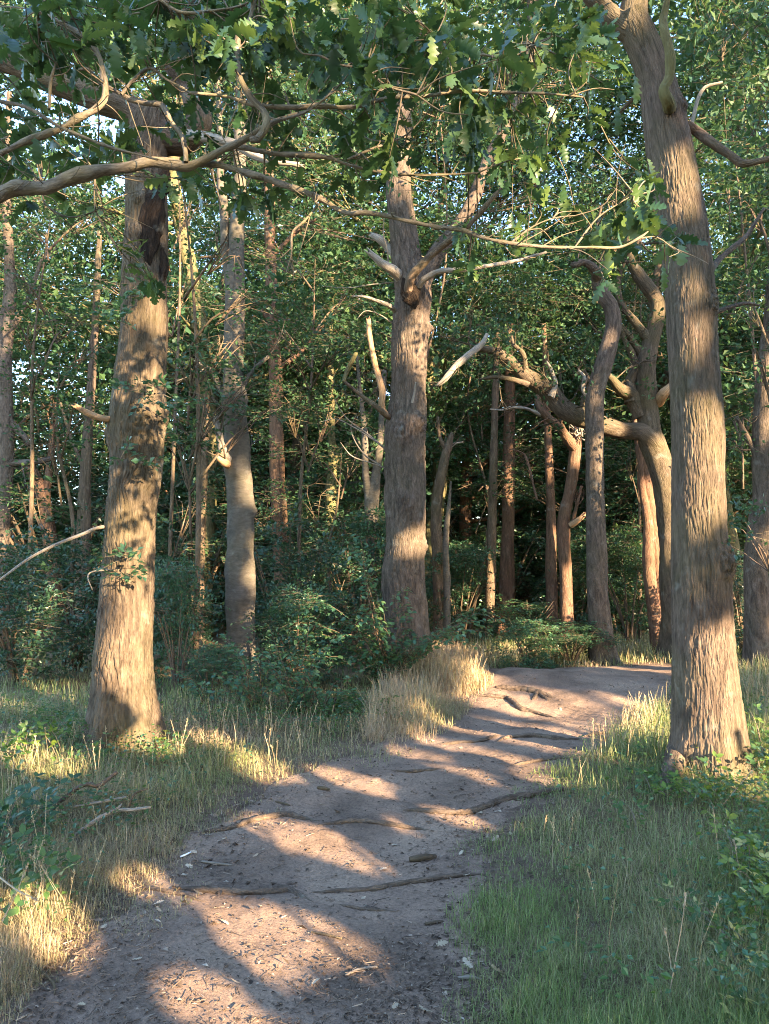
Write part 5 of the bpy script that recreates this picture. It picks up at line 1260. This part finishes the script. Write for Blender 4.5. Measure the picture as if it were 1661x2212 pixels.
# ------------------------------------------------------------------ grass
def inside_px(px, py, poly_):
    ins = np.zeros(len(px), bool)
    q = np.asarray(poly_, float)
    for (ax, ay), (bx, by) in zip(q, np.roll(q, -1, 0)):
        if ay != by:
            ins ^= ((ay > py) != (by > py)) & (px < (bx - ax) * (py - ay) / (by - ay) + ax)
    return ins
def grass(name, poly_, n, h, dry, seed, wpx=1.5, lean=.5, keep_path=.0, flop=.5, curl=.35):
    """blades sown evenly over a patch of ground"""
    g = np.random.default_rng(seed)
    q = np.asarray(poly_, float)
    px = g.uniform(q[:, 0].min(), q[:, 0].max(), n * 3); py = g.uniform(q[:, 1].min(), q[:, 1].max(), n * 3)
    k = inside_px(px, py, q); px, py = px[k][:n], py[k][:n]
    P = gnd(px, py)
    sd = path_sd(P[:, 0], P[:, 1]) + .2 * vnoise(P[:, 0] * 2.2, P[:, 1] * 2.2, seed=seed) + .09 * vnoise(P[:, 0] * 11, P[:, 1] * 11, seed=seed + 1)
    k = (sd > keep_path - .22) & (P[:, 1] < 24) & (g.random(len(sd)) < .12 + .88 * sstep(keep_path - .22, keep_path + .22, sd)); P = P[k]; sd = sd[k]
    m = len(P)
    cl_ = .6 + .55 * vnoise(P[:, 0] * 2.3, P[:, 1] * 2.3, seed=seed + 2) + .25 * vnoise(P[:, 0] * 7, P[:, 1] * 7, seed=seed + 3)
    edge = sstep(-.2, .5, sd) * .75 + .25
    H = h * g.uniform(.45, 1.3, m) * np.clip(cl_ + .4, .35, 1.4) * edge
    dist = P[:, 1]
    Wd = np.maximum(.0022, wpx / FOC * dist) * g.uniform(.6, 1.2, m)
    a = g.uniform(0, 6.283, m); D = np.stack([np.cos(a), np.sin(a), np.zeros(m)], -1)
    S = np.stack([-np.sin(a + g.normal(0, .8, m)), np.cos(a), np.zeros(m)], -1); S = unit(S)
    ln = np.abs(g.normal(0, lean, m)) + .1; ln = np.where(g.random(m) < flop * .4, ln + .9, ln)
    up = np.array([0, 0, 1.0])
    def pt(t):
        th = ln * (.35 + curl * 2 * t)
        return P + D * (H * t * np.sin(th))[:, None] + up * (H * t * np.cos(np.clip(th, 0, 1.45)))[:, None]
    p0, p1, p2, p3 = pt(0.0), pt(.4), pt(.75), pt(1.0)
    p0 = p0 - up * .02
    w = Wd[:, None] * S * .5
    V = np.stack([p0 - w, p0 + w, p1 + w * .9, p1 - w * .9, p2 + w * .6, p2 - w * .6, p3], 1)
    b = np.arange(m)[:, None] * 7
    F = np.concatenate([b + [0, 1, 2, 3], b + [3, 2, 4, 5]]); T = b + [5, 4, 6]
    base_dry = dry(P[:, 0], P[:, 1]) if callable(dry) else dry
    dd = np.clip(base_dry + g.normal(0, .22, m) + .3 * vnoise(P[:, 0] * 1.6, P[:, 1] * 1.6, seed=seed + 4), 0, 1)
    me = mesh(name, V.reshape(-1, 3), [F, T], M['grass'], attrs={'dry': np.repeat(dd, 7)}, smooth=False)
    o = link(name, me); o['kind'] = 'stuff'
    return o
grass('green_grass', [(940, 2420), (960, 1850), (1010, 1770), (1120, 1690), (1270, 1600), (1400, 1545), (1500, 1480), (1900, 1480), (1900, 2420)], 68000, .11, .24, 600, 1.25, .75, .05, .9)
grass('green_grass', [(1300, 1640), (1330, 1560), (1470, 1480), (1900, 1460), (1900, 1640)], 9000, .24, .45, 604, 1.5, .4)
grass('dry_grass', [(-200, 1500), (120, 1510), (200, 1560), (350, 1560), (640, 1570), (850, 1500), (1010, 1570), (640, 1750), (510, 1830), (400, 1980), (230, 2090), (-200, 2230)], 50000, .135, .64, 601, 1.25, .8, -.1, .8)
grass('dry_grass', [(-200, 2250), (-200, 2010), (60, 2010), (130, 2060), (60, 2170), (20, 2260)], 7000, .16, .7, 605, 1.4, .6, -.05)
grass('dry_grass', [(780, 1600), (860, 1430), (940, 1405), (1040, 1420), (1070, 1470), (1020, 1530), (960, 1590), (850, 1610)], 13000, .30, .9, 602, 1.3, .55, -.05, .6)
grass('verge_grass', [(1000, 1400), (1100, 1380), (1700, 1370), (1700, 1470), (1480, 1470), (1460, 1440), (1060, 1445)], 9000, .2, .55, 603, 1.6, .4, .0)
grass('verge_grass', [(-200, 1560), (-200, 1430), (250, 1430), (420, 1480), (860, 1450), (860, 1540), (400, 1560)], 7000, .14, .35, 606, 1.5, .4, .0)
# fine flowering grass stems
def stems(name, spots_, n, h, seed, dry=.85):
    g = np.random.default_rng(seed); V = []; 
    b = Buf()
    for (cx, cy_, sx, sy, m) in spots_:
        P = gnd(cx + g.normal(0, sx, m), np.clip(cy_ + g.normal(0, sy, m), 1430, 2400))
        for p in P[path_sd(P[:, 0], P[:, 1]) > 0.03]:
            hh = h * g.uniform(.6, 1.25); d = g.normal(0, .2, 2)
            q = p + [d[0] * hh, d[1] * hh, hh]; w = max(.0009, .55 / FOC * p[1])
            m_ = (p + q) / 2 - [d[0] * hh * .2, d[1] * hh * .2, 0]
            for a0, a1 in ((p, m_), (m_, q)):
                b.quads(np.array([a0 - [w, 0, 0], a0 + [w, 0, 0], a1 + [w, 0, 0], a1 - [w, 0, 0]]), 0, dry)
            k = 9; t = g.uniform(.72, 1.02, k); c = m_ + (q - m_) * ((t - .5) * 2)[:, None]
            dd = rand_dirs(k, g) * [1, 1, .4] + [0, 0, 1.1]
            b.quads(leaves(c, dd, rand_dirs(k, g), np.full(k, .018), np.full(k, .004 + .6 / FOC * p[1])), 0, dry)
    o = b.build(name, M['grass'], None, 'dry', smooth=False, kind='stuff')
stems('seed_grass', [(1380, 1580, 40, 25, 130), (1200, 1900, 90, 120, 5), (1450, 2000, 120, 120, 6), (600, 1620, 120, 25, 45), (420, 1640, 60, 30, 14), (300, 1700, 90, 50, 20), (900, 1530, 50, 40, 90), (1010, 1470, 20, 20, 90), (100, 2020, 70, 60, 40), (60, 1760, 60, 60, 40), (1300, 1620, 40, 14, 40), (1640, 1520, 30, 30, 50)], 0, .28, 610)
def herbs(name, spots_, seed, mats):
    g = np.random.default_rng(seed); C = []
    for (cx, cy_, sx, sy, m) in spots_:
        P = gnd(cx + g.normal(0, sx, m), np.clip(cy_ + g.normal(0, sy, m), 1440, 2400)); C.append(P[path_sd(P[:, 0], P[:, 1]) > .06])
    C = np.concatenate(C); b = Buf()
    pick = g.integers(0, 2, len(C))
    for q in (0, 1):
        P = C[pick == q]; m = len(P); nl = 9
        h = g.uniform(.03, .2, (m, nl)); a = g.uniform(0, 6.28, (m, nl)); r = g.uniform(.01, .08, (m, nl))
        B_ = P[:, None] + np.stack([r * np.cos(a), r * np.sin(a), h], -1)
        D_ = np.stack([np.cos(a), np.sin(a), g.normal(-.1, .35, (m, nl))], -1); N_ = np.array([0, 0, 1.0]) + g.normal(0, .35, (m, nl, 3))
        L_ = g.uniform(.022, .045, (m, nl))
        b.quads(leaves(B_.reshape(-1, 3), D_.reshape(-1, 3), N_.reshape(-1, 3), L_.ravel(), L_.ravel() * .62), q)
    b.build(name, [M[k] for k in mats], None, smooth=False, kind='stuff')
herbs('low_herbs', [(150, 1600, 120, 25, 110), (330, 1640, 90, 20, 50), (60, 1560, 90, 25, 90), (560, 1570, 130, 14, 130), (760, 1545, 60, 20, 90), (250, 1760, 70, 40, 40), (60, 1900, 60, 60, 40)], 620, ['bramble_leaf', 'bush_leaf'])
herbs('low_herbs', [(1630, 1800, 40, 60, 60), (1620, 2000, 50, 120, 60), (1500, 1740, 60, 25, 40), (1390, 1650, 40, 25, 20), (1350, 1850, 120, 100, 12), (1300, 2100, 150, 80, 12), (1620, 1560, 40, 40, 80)], 621, ['bramble_leaf', 'bush_leaf'])
# tall single bents
def bent(label, pts, w, dry=.95):
    P, rad = px_path(pts, None) if False else (np.array([at(a, b_, y) for a, b_, y in pts]), [w] * len(pts))
    t = thing('grass_stem', label, 'grass stem', P[0], 'tall dry grass stems')
    tube_obj('stem', P, np.linspace(w, w * .5, len(pts)), M['dry_leaf'], t, 14, 5)
    k = 14; gg = np.random.default_rng(abs(int(pts[0][0]))); c = P[-1] - (P[-1] - P[-2]) * gg.uniform(0, .5, k)[:, None]
    b = Buf(); b.quads(leaves(c, unit(P[-1] - P[-2]) + gg.normal(0, .25, (k, 3)), rand_dirs(k, gg), np.full(k, .02), np.full(k, .006)))
    b.build('seed_head', M['dry_leaf'], t, smooth=False)
bent('tall pale dry grass stem leaning right in the lower right grass', [(1440, 2180, 2.9), (1462, 2060, 2.9), (1474, 1990, 2.9), (1480, 1935, 2.9)], .0025)
bent('dry stem with a curled tip left of the tall pale stem', [(1450, 2090, 3.0), (1444, 2050, 3.0), (1438, 2010, 3.0)], .002)
bent('white flowering stem near the right edge', [(1600, 1890, 3.9), (1592, 1850, 3.9), (1586, 1818, 3.9)], .003)
bent('long straw stem slanting across the bottom left corner', [(-20, 1880, 2.9), (40, 1925, 2.8), (78, 1942, 2.8)], .004)
bent('straw stem standing at the bottom left edge', [(5, 1990, 2.9), (30, 1940, 2.9), (60, 1870, 2.9)], .003)
bent('pale stem bent across the sunlit bramble by the right oak', [(1560, 1740, 5.0), (1590, 1705, 5.0), (1625, 1665, 5.0)], .004)

# ------------------------------------------------------------------ roots, sticks, bark, leaves on the path
def path_pts(pts, lift):
    P = gnd(np.array([p[0] for p in pts], float), np.array([p[1] for p in pts], float), 0, path_h)
    P[:, 2] += lift
    return P
def root(label, pts, seed, branches=()):
    P = path_pts(pts, 0); rad = np.array([p[2] / 2 / FOC * P[i, 1] for i, p in enumerate(pts)])
    P[:, 2] += rad * .5; P[0, 2] -= rad[0] * 1.6; P[-1, 2] -= rad[-1] * 1.6
    o = thing('tree_root', label, 'tree root', P[len(P) // 2], 'roots crossing the path')
    dsp = lambda p, D, rr, s: rr * (.28 * vnoise(p[..., 0] * 18, p[..., 1] * 18, p[..., 2] * 18, seed) + .22 * vnoise(p[..., 0] * 55, p[..., 1] * 55, p[..., 2] * 55, seed + 1))
    tube_obj('root', P, rad * 1.12, M['root'], o, 70, 14, disp=dsp)
    for k, br in enumerate(branches):
        Q = path_pts(br, 0); r2 = np.array([p[2] / 2 / FOC * Q[i, 1] for i, p in enumerate(br)]); Q[:, 2] += r2 * .2; Q[-1, 2] -= r2[-1] * 1.5
        tube_obj('side_root', Q, r2 * 1.1, M['root'], o, 40, 10, disp=dsp)
root('thick root crossing the lower left of the path with a knobbly fork', [(370, 1918, 9), (420, 1924, 13), (480, 1929, 14), (540, 1931, 13), (600, 1928, 13), (625, 1924, 9), (645, 1926, 5)], 1, [[(600, 1914, 8), (622, 1922, 12), (645, 1934, 10), (676, 1947, 5)], [(590, 1925, 9), (585, 1912, 8), (600, 1905, 5)]])
root('thin dark root forking off towards the left grass', [(292, 1915, 6), (330, 1922, 8), (380, 1932, 8), (412, 1940, 7), (442, 1948, 4)], 2)
root('long thin root running right across the lower path', [(660, 1928, 5), (720, 1927, 8), (790, 1924, 9), (850, 1914, 10), (900, 1905, 10), (960, 1897, 9), (1010, 1891, 8), (1050, 1887, 5)], 3)
root('dark root rising from the left verge above the pale bark chips', [(405, 1802, 6), (450, 1798, 8), (500, 1790, 10), (545, 1774, 11), (590, 1766, 11), (625, 1763, 12), (655, 1770, 8), (690, 1773, 5)], 4)
root('pale root lying level in the sunlit patch', [(672, 1786, 5), (720, 1780, 8), (780, 1775, 10), (830, 1781, 10), (880, 1789, 9), (932, 1794, 5)], 5)
root('sinuous root entering from the right grass edge', [(862, 1750, 5), (900, 1752, 9), (950, 1757, 11), (1005, 1758, 12), (1040, 1748, 13), (1075, 1734, 13), (1120, 1724, 12), (1180, 1712, 10), (1240, 1698, 6)], 6)
root('dark twisted root on the bank near the crest', [(1062, 1484, 9), (1090, 1489, 12), (1130, 1492, 13), (1165, 1499, 12), (1203, 1508, 7)], 7, [[(1160, 1496, 9), (1156, 1505, 9), (1148, 1514, 6)], [(1165, 1500, 8), (1180, 1510, 7), (1195, 1512, 4)]])
root('crooked root below the twisted root on the bank', [(1018, 1502, 8), (1060, 1506, 9), (1095, 1511, 10), (1112, 1522, 11), (1125, 1533, 10), (1155, 1540, 8), (1205, 1552, 4)], 8)
root('thin root across the bank at the bend', [(940, 1608, 4), (985, 1606, 7), (1030, 1603, 7), (1068, 1592, 6), (1080, 1588, 3)], 9)
root('thin root at the right of the bend', [(1105, 1652, 4), (1150, 1647, 8), (1200, 1640, 7), (1245, 1636, 4)], 10)
root('short root under the right bank grass', [(1255, 1592, 5), (1290, 1587, 9), (1332, 1582, 6)], 11)
root('slender twisting root low on the path', [(725, 1952, 4), (755, 1960, 6), (785, 1966, 6), (825, 1968, 6), (865, 1970, 4)], 12)
root('curved ridge root in the sunlit hollow at the bend', [(1070, 1602, 4), (1100, 1594, 8), (1160, 1592, 9), (1210, 1598, 8), (1260, 1596, 4)], 13)
root('thin root along the shaded edge of the path on the left', [(830, 1662, 4), (880, 1668, 6), (930, 1664, 5), (970, 1660, 3)], 14)

def stick(label, pts, lift, seed, mat='twig', name='stick', cat='stick', rest_on_path=True, sub=()):
    if rest_on_path:
        P = path_pts(pts, 0); rad = np.array([p[2] / 2 / FOC * P[i, 1] for i, p in enumerate(pts)]); P[:, 2] += rad * .8 + lift
    else:
        P = np.array([at(p[0], p[1], p[3]) for p in pts]); rad = np.array([p[2] / 2 / FOC * p[3] for p in pts])
    o = thing(name, label, cat, P[0], 'fallen sticks and branches')
    dsp = lambda p, D, rr, s: rr * .2 * vnoise(p[..., 0] * 50, p[..., 1] * 50, p[..., 2] * 50, seed)
    tube_obj('wood', P, rad, M[mat], o, 36, 10, disp=dsp)
    for br in sub:
        Q = np.array([at(p[0], p[1], p[3]) for p in br]); r2 = [p[2] / 2 / FOC * p[3] for p in br]
        tube_obj('side_twig', Q, r2, M[mat], o, 20, 7, disp=dsp)
stick('dark flat chunk of bark in the middle of the path', [(884, 1862, 10), (905, 1861, 14), (925, 1858, 13), (941, 1854, 7)], .004, 1, 'brown_bark', 'bark_chunk', 'bark')
stick('short dark stick below the bark chunk', [(918, 1999, 5), (938, 1996, 7), (957, 1993, 5)], .002, 2, 'brown_bark')
stick('brown stick in the shade right of the big sunlit patch', [(672, 2016, 4), (700, 2021, 6), (738, 2030, 4)], .002, 3, 'brown_bark')
stick('small brown stick beside the upper sunlit patch', [(686, 1704, 6), (700, 1706, 7), (712, 1708, 5)], .002, 4, 'brown_bark')
stick('pale curved stick at the lower right of the path', [(745, 2110, 4), (775, 2098, 6), (815, 2092, 5)], .002, 5, 'dead_wood')
stick('thin twig by the bottom right path edge', [(1010, 2190, 4), (1030, 2170, 5), (1045, 2150, 3)], .002, 6, 'brown_bark')
stick('pale stick near the bottom right edge of the path', [(990, 2118, 7), (1015, 2116, 8), (1040, 2120, 5)], .003, 14, 'dead_wood')
stick('thin fork of twig at the bottom left of the path', [(60, 2080, 5), (90, 2105, 7), (115, 2130, 6), (118, 2150, 3)], .004, 7, 'brown_bark')
stick('pale twig among chips near the left verge', [(430, 1862, 4), (465, 1868, 5), (500, 1870, 3)], .002, 8, 'dead_wood')
stick('twig lying straight in the shade of the middle path', [(595, 1733, 3), (615, 1738, 4), (625, 1741, 3)], .002, 9, 'brown_bark')
def YG(px, py): return float(gnd(np.float64(px), np.float64(py))[1])
stick('upper of the fallen branches in the left grass rising to a broken end', [(109, 1750, 8, 4.9), (161, 1707, 10, 5.0), (187, 1694, 10, 5.0), (212, 1697, 9, 5.0), (232, 1684, 8, 5.05), (252, 1668, 7, 5.1)], 0, 10, 'brown_bark', 'fallen_branch', 'branch', False, [[(212, 1697, 6, 5.0), (215, 1706, 5, 4.98)]])
stick('lower fallen branch in the left grass with a pale peeled end', [(160, 1806, 8, 4.55), (202, 1775, 10, 4.6), (230, 1759, 9, 4.65), (255, 1750, 7, 4.7), (285, 1749, 7, 4.7), (326, 1744, 6, 4.72)], 0, 11, 'dead_wood', 'fallen_branch', 'branch', False, [[(232, 1757, 6, 4.65), (255, 1745, 5, 4.66), (262, 1737, 3, 4.68)]])
stick('thin pale stick between the two fallen branches', [(158, 1743, 5, 4.8), (202, 1735, 6, 4.8), (240, 1728, 6, 4.85), (273, 1722, 5, 4.9)], 0, 12, 'dead_wood', 'fallen_branch', 'branch', False)
stick('upright curved twig at the end of the fallen branches', [(278, 1748, 4, 4.75), (284, 1726, 4, 4.75), (292, 1714, 4, 4.76), (320, 1703, 3, 4.78)], 0, 13, 'brown_bark', 'fallen_branch', 'branch', False)
P = path_pts([(389, 1856, 1), (412, 1846, 1)], .012)
o = thing('paper_stick', 'thin white paper tube lying in the litter at the left edge of the path', 'litter', P[0], None)
tube_obj('tube', P, [.005, .005], M['white'], o, 6, 10)
# larger pale fallen leaves
g = np.random.default_rng(90)
dlm = [mesh('leaf_blade', V * [1, 1, .8], [F, T], M['dry_leaf']) for V, F, T in OL]
spots_ = [(1000, 1841), (1060, 1821), (820, 1884), (460, 1805), (425, 1862), (283, 2078), (185, 2178), (905, 2177), (862, 2174), (1022, 2098), (1012, 2072), (985, 1798), (1100, 1800), (1095, 2110), (745, 1690), (600, 1640),
          (690, 1740), (560, 1790), (400, 1872), (395, 1890), (410, 1842), (545, 1855), (620, 2010), (660, 2035), (475, 1992), (790, 1940), (1060, 1690), (1040, 1755), (900, 1788), (1000, 1895), (845, 1830), (1010, 1970), (570, 1945), (440, 1935), (1210, 1530), (1190, 1560), (930, 1600), (480, 1815), (330, 1960), (350, 1975), (250, 1985), (230, 2000), (125, 2095), (520, 2130), (690, 2120), (780, 2050), (940, 2050)]
for i, (px, py) in enumerate(spots_):
    p = gnd(np.float64(px), np.float64(py), 0, path_h); p[2] += .012
    o = link('dry_leaf', dlm[i % 3])
    o.location = p; o.scale = (g.uniform(.035, .065),) * 3; o.rotation_euler = (g.normal(0, .25), g.normal(0, .25) + (math.pi if i % 2 else 0), g.uniform(0, 6.28))
    tag(o, 'curled pale dry oak leaf lying on the dirt path', 'leaf', 'dry leaves on the path')
# crumbs of bark and leaf
def litter(name, n, seed, on_path):
    g = np.random.default_rng(seed)
    px = g.uniform(-150, 1750, n); py = 1440 + (2330 - 1440) * g.random(n) ** .8
    P = gnd(px, py)
    sd = path_sd(P[:, 0], P[:, 1])
    pr = np.where(sd < 0, .25 + .75 * np.clip(1 + sd / .55 + .7 * vnoise(P[:, 0] * 1.6, P[:, 1] * 1.6, seed=14), 0, 1), .8)
    k = (g.random(n) < pr) & ((sd < .25) if on_path else (sd > 0.05)); P = P[k]; m = len(P)
    P[:, 2] = path_h(P[:, 0], P[:, 1]) + .006
    D = rand_dirs(m, g, .18); N = unit(np.array([0, 0, 1.0]) + g.normal(0, .4, (m, 3)))
    sc = np.minimum(1, .35 + P[:, 1] * .13)
    L_ = g.gamma(2.0, .0066, m) * sc + .003; W_ = L_ * g.uniform(.2, .7, m)
    b = Buf(); b.quads(leaves(P, D, N, L_, W_, .25))
    mt = m // 7; i = g.integers(0, m, mt); Ln = .012 + g.gamma(1.6, .014, mt); T_ = unit(rand_dirs(mt, g, .08)); S_ = unit(np.cross(T_, [0, 0, 1.0])); w = .0008 + g.random(mt) * .0011
    p0 = P[i] + [0, 0, .002]; p1 = p0 + T_ * Ln[:, None]; up = np.array([0, 0, 1.0])
    s_ = S_ * w[:, None]; u_ = up * w[:, None] * 1.6
    b.quads(np.stack([p0 - s_, p1 - s_, p1 + u_, p0 + u_], 1)); b.quads(np.stack([p0 + u_, p1 + u_, p1 + s_, p0 + s_], 1))
    b.build(name, M['litter'], None, smooth=False, kind='stuff')
litter('bark_litter', 56000, 95, True)
litter('leaf_litter', 12000, 96, False)
print('objects', len(COL.objects), 'tris', sum(len(m.loops) - 2 * len(m.polygons) for m in bpy.data.meshes))
